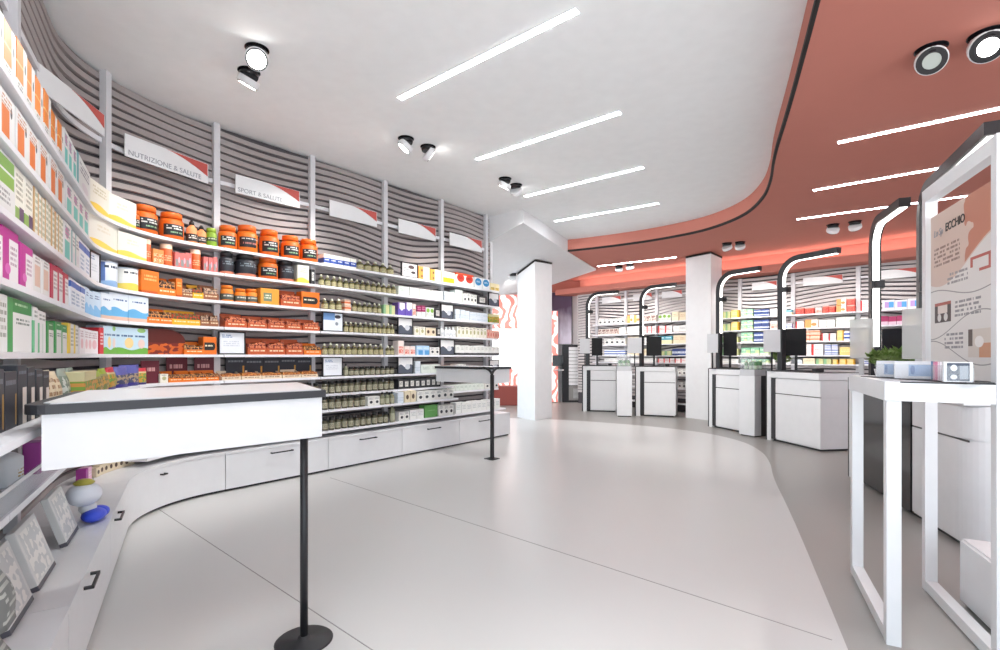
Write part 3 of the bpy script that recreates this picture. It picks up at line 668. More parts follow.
NTH = ['first', 'second', 'third', 'fourth', 'fifth', 'sixth', 'seventh', 'eighth', 'ninth', 'tenth', 'eleventh', 'twelfth', 'thirteenth', 'fourteenth', 'fifteenth', 'sixteenth', 'seventeenth', 'eighteenth', 'nineteenth', 'twentieth']
def put(P, key, u, off, z, w, d, h, place, order, tilt=0, yaw=0):
    kk = (key, round(w, 2) if w > .1 else round(w, 3), round(d, 2), round(h, 2))
    w, d, h = max(kk[1], .01), max(kk[2], .01), max(kk[3], .02)
    if kk in PROTO: o = copy_tree(PROTO[kk])
    else:
        o = make_product(key, w, d, h); PROTO[kk] = o
    x, y = P.at(u, off); o.location = (x, y, z+.0006); o.rotation_euler = (tilt, 0, P.head(u)+yaw)
    REC.append((o, STY[key][0], STY[key][1], place, order)); return o
def hscale(P, z, key, h, st):
    if P is not W or st > 1 or key in ('bj', 'bt', 'wst', 'lea'): return h
    c = STY[key][1]; k = 1.08 if c in ('bottle', 'tray') else (1.32 if c == 'tub' else 1.2)
    if z < .9: k = 1.1
    return min(h*k, .30 if z > 2.3 else (.225 if z > 1.0 else (.25 if z < .5 else .16)))
def row(P, z, off, place, items, gap=.004, so=None):
    for it in items:
        px0, px1, n, key, h = it[:5]; dep = it[5] if len(it) > 5 else None; st = it[6] if len(it) > 6 else 1
        fo = (lambda u: (off(u) if callable(off) else off)-.02)
        ua, ub = P.u_of_px(px0, fo), P.u_of_px(px1, fo); wu = (ub-ua)/n; cat = STY[key][1]
        round_ = cat in ('tin', 'tube', 'tub', 'jar', 'bottle')
        if key in ('bj', 'bo', 'bt'): g2 = wu*.2
        else: g2 = gap
        for i in range(n):
            u = ua+wu*(i+.5); w = max(.012, wu-g2); d = dep or (w if round_ else DEP[cat])
            f = fo(u); d = min(d, f-.035) if not round_ else d
            if round_ and w > .185: w, d = min(w, .205), .18
            hh = hscale(P, z, key, h, st)*(1 if n == 1 or st > 1 else random.uniform(.96, 1.03)); zz = z
            for k in range(st):
                put(P, key, u, f-d/2-random.uniform(0, .006), zz, w, d, hh, place, u+k*.0001, 0, 0 if cat in ('notice',) or round_ else random.uniform(-.012, .012)); zz += hh+.001
ORD = {1: 'top shelf', 2: 'second shelf', 3: 'third shelf', 4: 'fourth shelf', 5: 'fifth shelf', 6: 'sixth shelf', 7: 'seventh shelf', 8: 'eighth shelf', 9: 'lowest shelf'}
def wrow(i, bay, items, name=None):
    so = (lambda u: (.22 if (bay == 7 and i == 7) else shelf_off(i, u)))
    row(W, shelf_z(i, bay), so, ORD[i]+', '+(name or BAYS[bay]), items)
L = 2
wrow(1, L, [(-24, 52, 7, 'orw', .2), (53, 64, 2, 'orw', .18), (64.5, 77, 3, 'teal', .19), (78, 91, 1, 'sw', .2)])
wrow(1, 3, [(92.5, 111, 1, 'wyl', .19), (112, 136, 1, 'wtub', .18), (136.5, 142, 1, 'tub', .13), (142.5, 164, 1, 'tub', .19), (165, 189.5, 1, 'tub', .19), (190, 199, 1, 'shk', .2), (199.5, 208, 1, 'shk', .18), (208.5, 219, 1, 'grj', .15)])
wrow(1, 4, [(222, 240, 1, 'tub', .18), (241, 261, 1, 'tubt', .21), (262, 285, 1, 'tub', .21), (286, 303, 1, 'tub', .2), (304, 321, 1, 'tub', .2)])
wrow(1, 5, [(324, 357, 5, 'blu', .1), (358, 396, 5, 'bo', .125)])
wrow(1, 6, [(402, 418, 1, 'nsh', .165), (419, 430, 1, 'gld', .15), (430.5, 441, 1, 'gld', .14), (442, 455, 1, 'frt', .14)])
wrow(1, 7, [(456.5, 465, 1, 'rcr', .16), (465.5, 474, 1, 'rcr', .16), (474.5, 482, 1, 'bcr', .14), (482.5, 490, 1, 'bcr', .14), (490.5, 501, 2, 'ypk', .1)])
wrow(2, L, [(-18, 66, 7, 'wor', .17), (67, 89, 4, 'teal', .17)])
wrow(2, 3, [(93, 120, 1, 'wtub', .19), (121, 146, 1, 'wtub', .17), (147, 153, 1, 'cyl', .17), (153.5, 164, 2, 'oor', .11), (165, 175, 1, 'cyl', .17), (176, 192, 3, 'pnk', .12), (193, 202, 1, 'cyl', .17), (204, 218, 3, 'pnk', .12)])
wrow(2, 4, [(222.5, 236, 1, 'tubd', .17), (237, 262, 1, 'tubd', .19), (263, 281, 1, 'tub', .18), (282, 297, 1, 'tubd', .18), (297.5, 309, 1, 'wyl', .17)])
wrow(2, 5, [(311, 315, 1, 'dkw', .14), (320, 398, 14, 'bo', .12)])
wrow(2, 6, [(399, 409.5, 1, 'wht2', .1), (410, 420, 1, 'wht', .1), (420.5, 431, 1, 'wht', .1), (431.5, 443, 1, 'wht', .1)])
wrow(2, 7, [(444.5, 455, 1, 'wst', .13), (455.5, 463, 1, 'wht2', .15), (463.5, 477, 4, 'wdk', .12), (478, 487, 1, 'dkw', .12), (489, 500, 1, 'nph', .18)])
wrow(3, L, [(-12, 15, 1, 'grn', .2, .14), (16, 34, 2, 'grp', .2), (34.5, 64, 9, 'str', .2), (65, 72, 1, 'teal', .2), (72.5, 80, 2, 'sw', .19), (80.5, 91, 2, 'wbl', .19)])
wrow(3, 3, [(93, 102, 1, 'ned', .2), (104, 127, 1, 'tin', .17), (127.5, 142.5, 1, 'tiny', .16), (143.5, 158, 1, 'org', .17), (159, 176, 1, 'tro', .16), (176.5, 182, 1, 'org', .14), (183, 193, 1, 'trb', .12), (193.5, 203, 1, 'try', .13), (203.5, 219.5, 1, 'trb', .14)])
wrow(3, 4, [(223, 236, 1, 'jar', .13), (236.5, 248, 1, 'jar', .12), (248.5, 260, 1, 'jar', .125), (261, 279, 1, 'oyb', .14), (281, 301, 1, 'trr', .17), (302, 320, 1, 'obx', .15)])
wrow(3, 5, [(323, 344, 3, 'bo', .125), (345, 351.5, 1, 'bxo', .065, .1, 2), (353, 383, 6, 'bo', .12), (384, 395.5, 2, 'pgy', .1)])
wrow(3, 6, [(398.5, 412, 2, 'pur', .15), (412.5, 416, 1, 'pks', .14), (417, 426, 2, 'mgw', .13), (426.5, 434, 2, 'gww', .12), (435, 440.5, 1, 'dkw', .12), (441.5, 454, 1, 'nph', .18)])
wrow(3, 7, [(455.5, 470, 3, 'wst', .16), (470.5, 488, 3, 'wst', .07, .12, 2), (489.5, 502, 2, 'gpk', .12)])
wrow(4, L, [(-16, 19, 2, 'mag', .17), (20, 33, 1, 'mag', .16), (34.5, 50, 2, 'bei', .15), (51.5, 70, 3, 'rdw', .16), (71, 85, 3, 'wbl', .15), (86, 101, 3, 'pbl', .16)], )
wrow(4, 3, [(103, 112, 1, 'milk', .17), (112.5, 129.5, 1, 'milk', .18), (130, 147.5, 1, 'milk', .18), (148.5, 173, 2, 'tro', .13), (174, 200, 2, 'try', .13), (201, 219.5, 2, 'trb', .13)])
wrow(4, 4, [(226, 247.5, 1, 'trr', .13), (248, 267, 1, 'trr', .12), (268, 286, 1, 'trr', .12), (286.5, 302, 1, 'trr', .12), (302.5, 320, 1, 'trr', .12)])
wrow(4, 5, [(323, 344, 1, 'nbl', .215), (345, 396, 11, 'bo', .125)])
wrow(4, 6, [(398.5, 413, 1, 'nph', .2), (414.5, 425, 2, 'wpt', .1), (426, 436, 2, 'bgd', .09), (437, 440.5, 1, 'dkw', .1), (441, 445, 1, 'bw', .14)])
wrow(4, 7, [(446, 457, 3, 'bw', .13), (457.5, 487, 8, 'wpt', .13), (487.5, 500, 5, 'ppt', .11)])
wrow(5, L, [(-14, 8, 1, 'ylw', .18), (9, 33, 1, 'gnw', .18, .13), (34, 47.5, 3, 'wgn', .17), (48.5, 67.5, 3, 'gnw', .14), (68.5, 79.5, 2, 'ylw', .15), (80.5, 99, 4, 'pkw', .14)])
wrow(5, 3, [(100, 104, 1, 'red', .17), (105, 116.5, 1, 'kid', .18), (117, 148, 1, 'kid', .18), (149.5, 184, 1, 'brn', .2, .03), (185.5, 203, 1, 'tro', .11), (204, 217, 1, 'obx', .14)])
wrow(5, 4, [(218.5, 246, 1, 'ned', .22), (248, 267, 1, 'trr', .16), (267.5, 286, 1, 'trr', .16), (286.5, 304, 1, 'trr', .16), (304.5, 321, 1, 'tro', .12)])
wrow(5, 5, [(323, 385, 11, 'bo', .125), (387, 396, 2, 'bo', .11)])
wrow(5, 6, [(398.5, 404, 1, 'pks', .16), (404.5, 415.5, 2, 'pks', .1), (416.5, 429.5, 2, 'bbl', .11), (430, 439.5, 2, 'wdk', .09), (440.5, 455, 1, 'nph', .19)])
wrow(5, 7, [(456, 500, 11, 'wcap', .12)])
LW = 'left wall bay'
row(W, SH[6], (lambda u: off6(u)-.05), 'sixth shelf, left wall bay', [(-10, 18, 2, 'blk2', .16), (19, 36, 2, 'blk', .17), (37, 50, 2, 'blk', .16), (52, 66, 2, 'bgo', .15), (67, 82, 2, 'ggy', .15)])
wrow(6, 3, [(85, 97, 1, 'gpk', .13), (98, 112, 2, 'sng', .13), (113, 120, 1, 'snr', .13), (121, 138, 2, 'snk', .14), (139, 147, 1, 'snr', .12), (148, 160, 1, 'crd', .17), (161, 168, 1, 'wpt', .07), (170, 195, 2, 'tro', .09), (196, 219, 2, 'tro', .09)])
wrow(6, 4, [(222, 241, 1, 'trw', .08), (242, 262, 1, 'trw', .08), (263, 282, 1, 'trw', .08), (283, 301, 1, 'trw', .08), (302, 318, 1, 'trw', .08)])
wrow(6, 5, [(323, 343, 1, 'ned', .21), (345, 349.5, 1, 'bt', .15), (350, 396, 9, 'bj', .11)])
wrow(6, 6, [(398.5, 414, 1, 'nph', .2), (415.5, 421, 1, 'wst', .17), (421.5, 440, 2, 'wht2', .1), (441, 443.5, 1, 'org', .08)])
wrow(6, 7, [(446, 452, 1, 'org', .08), (456, 466, 3, 'wdk', .1), (468, 488, 3, 'wht', .06), (490, 500, 1, 'nph', .15)])
# second tier standing behind the front trays on the sixth shelf
row(W, SH[6]+.001, (lambda u: .09), 'back of sixth shelf, sports tub bay', [(226, 312, 5, 'blk2', .19, .035)])
row(W, SH[6]+.001, (lambda u: .09), 'back of sixth shelf, curved corner bay', [(168, 188, 1, 'crd', .2, .03), (195, 215, 1, 'crd', .2, .03)])
wrow(7, 4, [(300, 321, 3, 'bj', .14)])
wrow(7, 5, [(323, 396, 12, 'bj', .15)])
wrow(7, 6, [(398, 441, 8, 'dkw', .115)])
wrow(7, 7, [(447, 484, 9, 'wht2', .09), (485, 499, 3, 'wdk', .1)])
wrow(8, 5, [(323, 367, 7, 'bj', .15), (368, 380, 2, 'wdk', .1), (381, 396, 3, 'bt', .165)])
wrow(8, 6, [(398, 404, 1, 'wst', .14), (405, 416, 2, 'bgd', .13), (417, 454, 6, 'wdk', .12)])
wrow(9, 5, [(323, 390, 11, 'bj', .15), (391, 397, 1, 'bt', .24)])
wrow(9, 6, [(399, 409, 2, 'wdk', .11), (410, 424, 2, 'wht', .12), (425, 438, 1, 'grb', .15), (439, 454, 3, 'wdk', .13)])
wrow(9, 7, [(456, 500, 9, 'wht', .14)])
# left foreground: bottles in a clear bin, leaning packs, small boxes and the toy on the cabinet tops
S('pkb', 'pink and purple carton', 'box', (236, 190, 214), ('band', 0, .4, 0, 1, (164, 60, 150)), ('lines', .45, .95, .3, .7, 2, (240, 230, 240)))
S('wbt', 'large white pump bottle', 'bottle', (236, 240, 244), ('lines', .3, .7, .2, .5, 3, (190, 160, 110)))
S('lea', 'pale grey printed pack leaning back', 'packet', (214, 214, 212), ('pic', .08, .92, .12, .92, (200, 202, 202), (232, 230, 226)), ('band', 0, 1, 0, .08, (84, 84, 92)))
S('stp', 'grey striped cushion pack with yellow edge', 'pouch', (112, 114, 112), ('lines', 0, 1, .05, .9, 8, (176, 178, 172), 3), ('band', 0, 1, .93, 1, (206, 190, 70)))
LIDS['wbt_'] = None
_mp = make_product
def make_product(key, w, d, h):
    if key != 'wbt': return _mp(key, w, d, h)
    t = empty('pump_bottle'); r = w/2
    b = B(); b.lathe([(r*.93, 0), (r, h*.02), (r, h*.66), (r*.7, h*.76), (r*.3, h*.8)], 18, sy=.7); b.obj('body', smat(key), t)
    b = B(); b.lathe([(r*.3, h*.801), (r*.3, h*.9), (r*.12, h*.905), (r*.12, h*.96)], 12); b.box(-r*.55, r*.2, -r*.16, r*.16, h*.961, h); b.obj('pump', M['white'], t); return t
ll = 'clear bin on left wall'
def offb(u): return .26
row(W, .776, offb, 'clear bin, left wall bay', [(-14, 20, 1, 'wbt', .26, .09), (21, 40, 1, 'wbt', .25, .09), (41, 52, 1, 'pkb', .13, .06), (53, 64, 1, 'pkw', .16, .06)])
ub0, ub1 = W.u_of_px(-16, .29), W.u_of_px(74, .29)
t = empty('acrylic_bin', (*W.at(ub0, .2), .776))
bx = Vector(W.at(ub0, .2)); b = B(); b.along(W, ub0, ub1, .278, .283, .777, .86); b.along(W, ub0, ub0+.005, .05, .278, .777, .86); b.along(W, ub1-.005, ub1, .05, .278, .777, .86)
o = b.obj('clear_wall', M['acr'], t); o.location = (-bx.x, -bx.y, -.776)
b = B(); b.along(W, ub0, ub1, .284, .2855, .845, .86); o = b.obj('label_strip', M['white'], t); o.location = (-bx.x, -bx.y, -.776)
tag(t, 'long clear acrylic bin of bottles on the lower left shelf', 'bin')
def free(key, px, off, z, w, d, h, tilt, place, yaw=0):
    u = W.u_of_px(px, off); put(W, key, u, off, z, w, d, h, place, u, tilt, yaw)
for px, tl in ((18, -.3), (44, -.3), (70, -.3)): free('lea', px, .29, .381, .29, .03, .25, tl, 'cabinet top, left wall')
free('stp', -4, .36, .381, .17, .08, .17, -.12, 'cabinet top, left wall'); free('stp', -4, .345, .552, .17, .08, .17, -.12, 'cabinet top, left wall')
free('pkb', 84, .14, .381, .13, .06, .1, 0, 'cabinet top, left wall')
row(W, .381, (lambda u: .20), 'cabinet top, curved corner', [(97, 135, 8, 'bgd', .07, .05)])
u = W.u_of_px(87, .32); x, y = W.at(u, .32)
t = empty('toy_figure', (x, y, .381), W.head(u))
b = B(); b.ball((.0, -.03, .036), .06, 0, (1.5, .95, .6), 3); b.ball((.06, -.045, .036), .05, 0, (1.1, 1, .7), 3); b.obj('feet', flat('royal_blue', (58, 84, 222), .35), t)
b = B(); b.ball((.02, .0, .075), .042, 0, (1.1, 1, .9), 3); b.obj('belly', M['white'], t)
b = B(); b.ball((-.02, .01, .16), .085, 0, (1.1, .95, .75), 3); b.obj('round_body', flat('toy_white', (226, 230, 240), .3), t)
b = B(); b.lathe([(.04, .214), (.05, .225), (.03, .24), (.008, .245)], 14, c=(-.02, .01)); b.obj('cap', flat('toy_olive', (176, 166, 64), .5), t)
tag(t, 'white rounded toy figure with blue feet standing on the low cabinet', 'toy')

# ------------------------------------------------------------------ rear shelves behind the checkouts
VP = [V.u_of_px(p, .03) for p in (597, 626, 657, 700, 740, 793, 858, 925)]
VP = [.35]+VP+[VP[-1]+1.0]
VB = ['leftmost rear bay', 'rear bay behind first checkout', 'rear bay behind second checkout', 'rear bay left of column', 'rear bay behind column', 'green carton rear bay', 'coral carton rear bay', 'rear bay behind sloped lamp', 'rightmost rear bay']
VZ = [2.118, 1.846, 1.588, 1.315, 1.145]
VN = ['top shelf', 'second shelf', 'third shelf', 'fourth shelf', 'fifth shelf', 'sixth shelf']
for k in range(len(VP)-1):
    u0, u1 = VP[k], VP[k+1]; x, y = V.at((u0+u1)/2, .1); t = empty('shelving_unit', (x, y, 0))
    def part(b, name, m): o = b.obj(name, m, t); o.location = (-x, -y, 0)
    if k > 0:
        for z in VZ+[.85, .55, .2]:
            b = B(); b.along(V, u0+.003, u1-.003, 0, .25, z-.024, z); part(b, 'shelf', M['shelf'])
    b = B(); b.along(V, u1-.035, u1+.035, 0, .06, 0, 2.96); part(b, 'post', M['post'])
    b = B(); b.along(V, u0+.035, u1-.035, 0, .02, 2.74, 2.78); part(b, 'sign_rail', M['shelf'])
    tag(t, 'pale shelving unit on the rear wall, '+VB[k], 'shelving', 'shelving of the rear wall')
for px0, px1, lb in ((602, 621, 'white sign over rear shelves, above the first checkout lamp'), (633, 652, 'white sign over rear shelves, above the second checkout lamp'), (662, 682, 'white sign over rear shelves just left of the column'), (752, 777, 'white sign over rear shelves above the green cartons'), (803, 843, 'white sign with red swoosh above the coral cartons'), (868, 918, 'white sign over rear shelves behind the tall checkout lamp')):
    sign(V, px0, px1, 2.68, 2.84, lb, None, .09)
def vrow(i, bay, items): row(V, VZ[i-1], .25, VN[i-1]+', '+VB[bay], items, .006)
vrow(1, 1, [(598, 625, 6, 'wdk', .14)]); vrow(1, 2, [(627, 640, 2, 'por', .2), (641, 656, 3, 'pdk', .17)]); vrow(1, 3, [(658, 671, 3, 'gww', .17), (672, 686, 2, 'pcr', .2)])
vrow(2, 1, [(598, 618, 5, 'pdk', .15), (619, 625, 1, 'pwh', .17)]); vrow(2, 2, [(627, 641, 2, 'pwh', .18), (642, 656, 3, 'pwr', .17)]); vrow(2, 3, [(658, 672, 2, 'pwr', .17), (673, 686, 2, 'pwh', .16)])
vrow(3, 1, [(604, 625, 4, 'wdk', .16)]); vrow(3, 2, [(627, 640, 2, 'pcr', .18), (644, 656, 2, 'pwh', .16)]); vrow(3, 3, [(658, 672, 2, 'pte', .18), (673, 686, 2, 'pcr', .19)])
vrow(4, 1, [(604, 625, 4, 'pbw', .14)]); vrow(4, 2, [(627, 656, 5, 'pcr', .16)]); vrow(4, 3, [(658, 671, 2, 'pgy', .1), (672, 686, 2, 'pnv', .15)])
vrow(5, 1, [(604, 625, 4, 'pwh', .1)]); vrow(5, 2, [(627, 656, 4, 'pwh', .1)]); vrow(5, 3, [(658, 686, 5, 'pwr', .1)])
vrow(1, 4, [(721, 730.5, 2, 'pgy', .14), (731, 738.5, 1, 'pyl', .16)]); vrow(1, 5, [(741, 752.5, 2, 'pgn', .08, .14, 2), (753.5, 769, 2, 'pnv', .07, .14, 2), (770, 778, 1, 'pwh', .13), (780, 792, 2, 'pte', .1)])
vrow(2, 4, [(721, 730.5, 2, 'pgy', .14), (731, 738.5, 1, 'pyl', .18)]); vrow(2, 5, [(741, 752.5, 2, 'pgn', .1, .14, 2), (753.5, 769, 2, 'pnv', .1, .14, 2), (770, 778, 1, 'pks', .16), (780, 792, 2, 'pbw', .1)])
vrow(3, 4, [(721, 738, 3, 'pgy', .12)]); vrow(3, 5, [(741, 752.5, 2, 'pgn', .1, .14, 2), (753.5, 769, 2, 'pnv', .1, .14, 2), (770, 779, 1, 'pmg', .16)])
vrow(4, 4, [(722, 738, 2, 'pgy', .14)]); vrow(4, 5, [(741, 769, 3, 'pgn', .16)]); vrow(5, 5, [(741, 769, 4, 'pgn', .09), (772, 790, 2, 'wdk', .09)]); vrow(5, 4, [(722, 738, 2, 'pwh', .09)])
vrow(1, 6, [(795, 804, 1, 'prd', .13), (804.5, 814, 1, 'prd', .12), (815, 822, 1, 'pks', .11), (822.5, 835, 2, 'prd', .14), (836, 846, 1, 'por', .125, .15, 2), (846.5, 855, 1, 'prd', .125, .15, 2)])
vrow(2, 6, [(795, 804, 1, 'pwr', .13), (804.5, 818, 1, 'por', .16), (819, 835, 2, 'pwh', .14), (836, 855, 2, 'wht2', .17)])
vrow(3, 6, [(800, 820, 2, 'bxo', .07, .15, 3), (821, 836, 2, 'pwr', .07, .15, 2), (837, 843.5, 1, 'pyl', .19), (844, 855, 2, 'pbw', .17)])
vrow(4, 6, [(800, 823, 2, 'pwr', .07, .15, 3), (824, 838, 2, 'pbw', .065, .15, 3), (839, 855, 1, 'pyl', .15)])
vrow(5, 6, [(794, 802, 1, 'wst', .08), (803, 815, 1, 'pcr', .11), (816, 831, 2, 'pgy', .1), (832, 838, 1, 'pyl', .09), (839, 855, 2, 'pyl', .1)])
vrow(1, 7, [(860, 870, 1, 'pwr', .19), (882, 921, 3, 'plb', .17)]); vrow(2, 7, [(860, 868, 1, 'wht', .15), (880, 905, 3, 'pmg', .16), (906, 918, 1, 'pcr', .15)])
vrow(3, 7, [(860, 870, 2, 'pcr', .18), (884, 918, 4, 'dkw', .18)]); vrow(4, 7, [(860, 869, 1, 'pwr', .2), (884, 918, 4, 'wdk', .16)]); vrow(5, 7, [(860, 872, 2, 'pbw', .08), (884, 918, 4, 'pwh', .09)])
for zz, nm in ((.85, 'lower shelf'), (.55, 'low shelf')):
    row(V, zz, .25, nm+', '+VB[3], [(660, 672, 3, 'pwh', .14), (673, 686, 3, 'wdk', .15)], .006)
vrow(1, 8, [(930, 985, 5, 'pwh', .16)]); vrow(2, 8, [(930, 985, 5, 'pcr', .16)])

# ------------------------------------------------------------------ labels of the shelf goods
PL = {'carton': 'cartons', 'bottle': 'bottles', 'jar': 'jars', 'tub': 'tubs', 'display_tray': 'display trays', 'framed_notice': 'framed notices'}
by = {}
for r in REC: by.setdefault((r[1], r[3]), []).append(r)
for (desc, place), rs in by.items():
    rs.sort(key=lambda r: r[4])
    for i, (o, d, c, p, _) in enumerate(rs):
        lb = f'{desc}, {p}' if len(rs) == 1 else f'{desc}, {NTH[i]} from left, {p}'
        tag(o, lb, c if c != 'notice' else 'notice', f'{desc}s on the {p}')

# ------------------------------------------------------------------ peninsula display tables
def table(corner, u, v, lu, lv, zt, label, round_base, pole_at, px_left_round=True):
    """corner = outer near corner; u = unit vector along the long side toward the wall; v = along the end"""
    ang = math.atan2(-u.y, -u.x)          # local +x points out of the shelf wall
    t = empty('display_table', (corner.x, corner.y, 0), ang)
    ex = Vector((math.cos(ang), math.sin(ang))); ey = Vector((-ex.y, ex.x))
    sv = 1 if v.dot(ey) > 0 else -1; sk = v.dot(ex)/abs(v.dot(ey))      # skew of the end
    def q(a, c): return (-a+c*sk*abs(v.dot(ey))*1.0, sv*c*abs(v.dot(ey)))
    e = .016
    rc = .09; xt = .045 if round_base else 0
    arc = [q(lu+xt-rc+rc*math.sin(k*math.pi/12), -e+rc-rc*math.cos(k*math.pi/12)) for k in range(7)] if round_base else [q(lu, -e)]
    top = [q(-e, -e)]+arc+[q(lu+xt, lv+e), q(-e, lv+e)]; body = [q(0, 0), q(lu-.01, 0), q(lu-.01, lv), q(0, lv)]
    b = B(); b.prism(body, zt-.215, zt-.036); b.obj('box_body', M['white'], t)
    b = B(); b.prism(top, zt-.035, zt-.004); b.obj('edge_band', M['char'], t)['label'] = 'charcoal edge band'
    ins = [q(0.004, .004), q(lu-.03, .004), q(lu-.004, .05), q(lu-.004, lv-.004), q(.004, lv-.004)]
    b = B(); b.prism(ins, zt-.0038, zt); b.obj('top', M['white'], t)
    return t, q
Rv = Vector
uL = (Rv((-1.464, 1.588))-Rv((-.812, 2.28))).normalized()
t, q = table(Rv((-.812, 2.28)), uL, Rv((-.50, .866)).normalized(), .955, .73, 1.148, '', True, None)
pp = q(.075, .055)
b = B(); b.lathe([(.017, .012), (.017, .932)], 16, c=pp); b.obj('pole', M['black'], t)
b = B(); b.lathe([(.125, .0042), (.126, .009), (.12, .014), (.03, .018), (.024, .03), (.018, .032)], 32, c=pp); b.obj('round_base', M['black'], t)
tag(t, 'near white display table with charcoal edge on a slim black pole with round foot', 'display table', 'display tables standing out from the shelves')
uT = Rv((-.777, .629)); vT = Rv((.6294, .7771))
t, q = table(Rv((-.105, 6.33)), uT, vT, 1.02, .37, 1.163, '', False, None)
b = B()
pts = [q(-.01, -.01)]
p0 = q(-.021, -.021)
b.box(p0[0]-.012, p0[0]+.02, p0[1]-.02, p0[1]+.02, .012, 1.06)
b.obj('pole', M['black'], t)
b = B()
for (tx, ty) in ((q(.13, -.021), 0), (q(-.021, .13), 0)):
    a = Vector((p0[0], p0[1])); c = Vector(tx); path = []
    for i in range(9):
        th = i/8*math.pi/2; path.append((*(a+(c-a)*(1-math.cos(th))), 1.05+(1.150-1.05)*math.sin(th)))
    b.tube(path, .0165, 8)
b.obj('fork', M['black'], t)
b = B(); b.box(p0[0]-.07, p0[0]+.07, p0[1]-.07, p0[1]+.07, .0042, .0118); b.obj('square_base', M['black'], t)
tag(t, 'far white display table on a forked black pole with square foot', 'display table', 'display tables standing out from the shelves')

# ------------------------------------------------------------------ checkouts
def local(p, q_):
    a, c = Vector(p), Vector(q_); d = c-a; return a, math.atan2(d.y, d.x), d.length
ZC = 1.07
def checkout(p, q_, depth, label, upright=.085, recess=.085, black=0.0, rnd=False):
    a, ang, Lc = local(p, q_); t = empty('checkout_counter', (a.x, a.y, 0), ang)     # local x along the front, y away from the customer
    x0 = upright+recess+black
    b = B()
    if rnd:
        pl = [(x0, .03)]+[(Lc-.14+.14*math.sin(k*math.pi/16), .17-.14*math.cos(k*math.pi/16)) for k in range(9)]+[(Lc, depth), (x0, depth)]
        b.prism(pl, .03, ZC-.105)
    else: b.box(x0, Lc, .03, depth, .03, ZC-.105)
    b.obj('body', M['white'], t)
    b = B(); b.box(upright*.4, Lc-.03, .05, depth-.02, .0, .03); b.obj('plinth', M['black'], t)
    b = B(); b.box(0, upright, 0, depth, .0, ZC-.006); b.obj('upright', M['white'], t)
    b = B(); b.box(-.022, -.0005, -.004, depth, .0, ZC); b.obj('edge_panel', M['black'], t)
    b = B(); b.box(upright+.0006, x0-.0005, .006, depth-.02, .03, ZC-.105); b.obj('recess_panel', M['gloss'] if black else M['dark'], t)
    b = B(); b.box(upright+.0005, Lc, 0, depth, ZC-.1, ZC-.006); b.obj('top_band', M['white'], t)
    b = B(); b.box(0, Lc, .0, depth, ZC-.0055, ZC+.004); b.obj('worktop', M['dark'], t)
    zs = .735
    f = B()
    if rnd:
        w0 = .0
        pl = [(x0+.01, .015)]+[(Lc-.14+.155*math.sin(k*math.pi/16), .17-.155*math.cos(k*math.pi/16)) for k in range(9)]+[(Lc+.015, depth-.02), (Lc+.0005, depth-.02)]+[(Lc-.14+.1405*math.sin(k*math.pi/16), .17-.1405*math.cos(k*math.pi/16)) for k in range(8, -1, -1)]+[(x0+.01, .0295)]
        f.prism(pl, .045, zs-.008); fo = f.obj('front_panel', M['white'], t)
        g = B(); g.prism(pl, zs+.006, ZC-.112); g.obj('upper_panel', M['white'], t)
    else:
        f.box(x0+.004, Lc+.012, .012, .0295, .045, zs-.01); f.box(Lc+.0005, Lc+.012, .03, depth-.02, .045, zs-.01); f.obj('front_panel', M['white'], t)
        g = B(); g.box(x0+.004, Lc+.012, .012, .0295, zs+.004, ZC-.112); g.box(Lc+.0005, Lc+.012, .03, depth-.02, zs+.004, ZC-.112); g.obj('upper_panel', M['white'], t)
    g = B(); g.box(x0+.004, Lc+.004, .022, .0292, zs-.0095, zs+.0035); g.obj('groove', M['black'], t)
    tag(t, label, 'checkout counter', 'checkout counters under the terracotta ceiling')
    return a, ang, Lc
c1 = checkout(gp(583, 411.3), gp(616, 412.3), .62, 'white checkout counter farthest left, nearest the first white column')
c2 = checkout(gp(636, 415.8), gp(675, 417.6), .62, 'white checkout counter just left of the second white column')
c3 = checkout(gp(709, 426.5), (4.06, 8.42), .62, 'white checkout counter just right of the second white column')
c4 = checkout(gp(767, 439.5), gp(819, 452), .62, 'large white checkout counter with its side facing the grey aisle')
c5 = checkout((3.77, 5.40), (3.09, 3.33), .75, 'white checkout counter with black glass section behind the white frame stand', .09, .05, 1.26, True)
def pedestal(p, q_, depth, label, zt=.98):
    a, ang, Lp = local(p, q_); t = empty('display_pedestal', (a.x, a.y, 0), ang)
    b = B(); b.box(0, Lp, 0, .16, .02, zt); b.obj('front_panel', M['white'], t)
    b = B(); b.box(.0, Lp, .161, depth, .02, zt); b.obj('body', M['dark'], t)
    b = B(); b.box(.02, Lp-.02, .02, depth-.02, 0, .02); b.obj('plinth', M['black'], t)
    b = B()
    for z in (.25, .5, .72): b.box(Lp+.0005, Lp+.006, .22, depth-.06, z, z+.012)
    b.obj('side_rail', M['black'], t)
    tag(t, label, 'pedestal', 'display pedestals between checkouts')
    tr = empty('acrylic_tray', (a.x, a.y, zt), ang)
    b = B(); b.box(.01, Lp-.01, .01, depth-.1, .001, .1); b.obj('tray_base', M['grey'], tr)
    b = B(); b.box(.015, Lp-.015, .015, .019, .101, .36); b.box(.015, Lp-.015, depth-.12, depth-.116, .101, .36); b.box(.015, .019, .02, depth-.121, .101, .36); b.obj('clear_wall', M['acr'], tr)
    return t, tr, a, ang, Lp
pd1 = pedestal(gp(617, 416.6), gp(632, 416.9), .42, 'slim white pedestal with clear display box between the two far checkouts')
tag(pd1[1], 'clear display box with small green bottles on the far slim pedestal', 'display box')
pd3 = pedestal(gp(739, 435), gp(754.5, 437.5), .42, 'white and black pedestal with clear display box before the third checkout')
tag(pd3[1], 'clear display box with green items on the pedestal right of the column', 'display box')
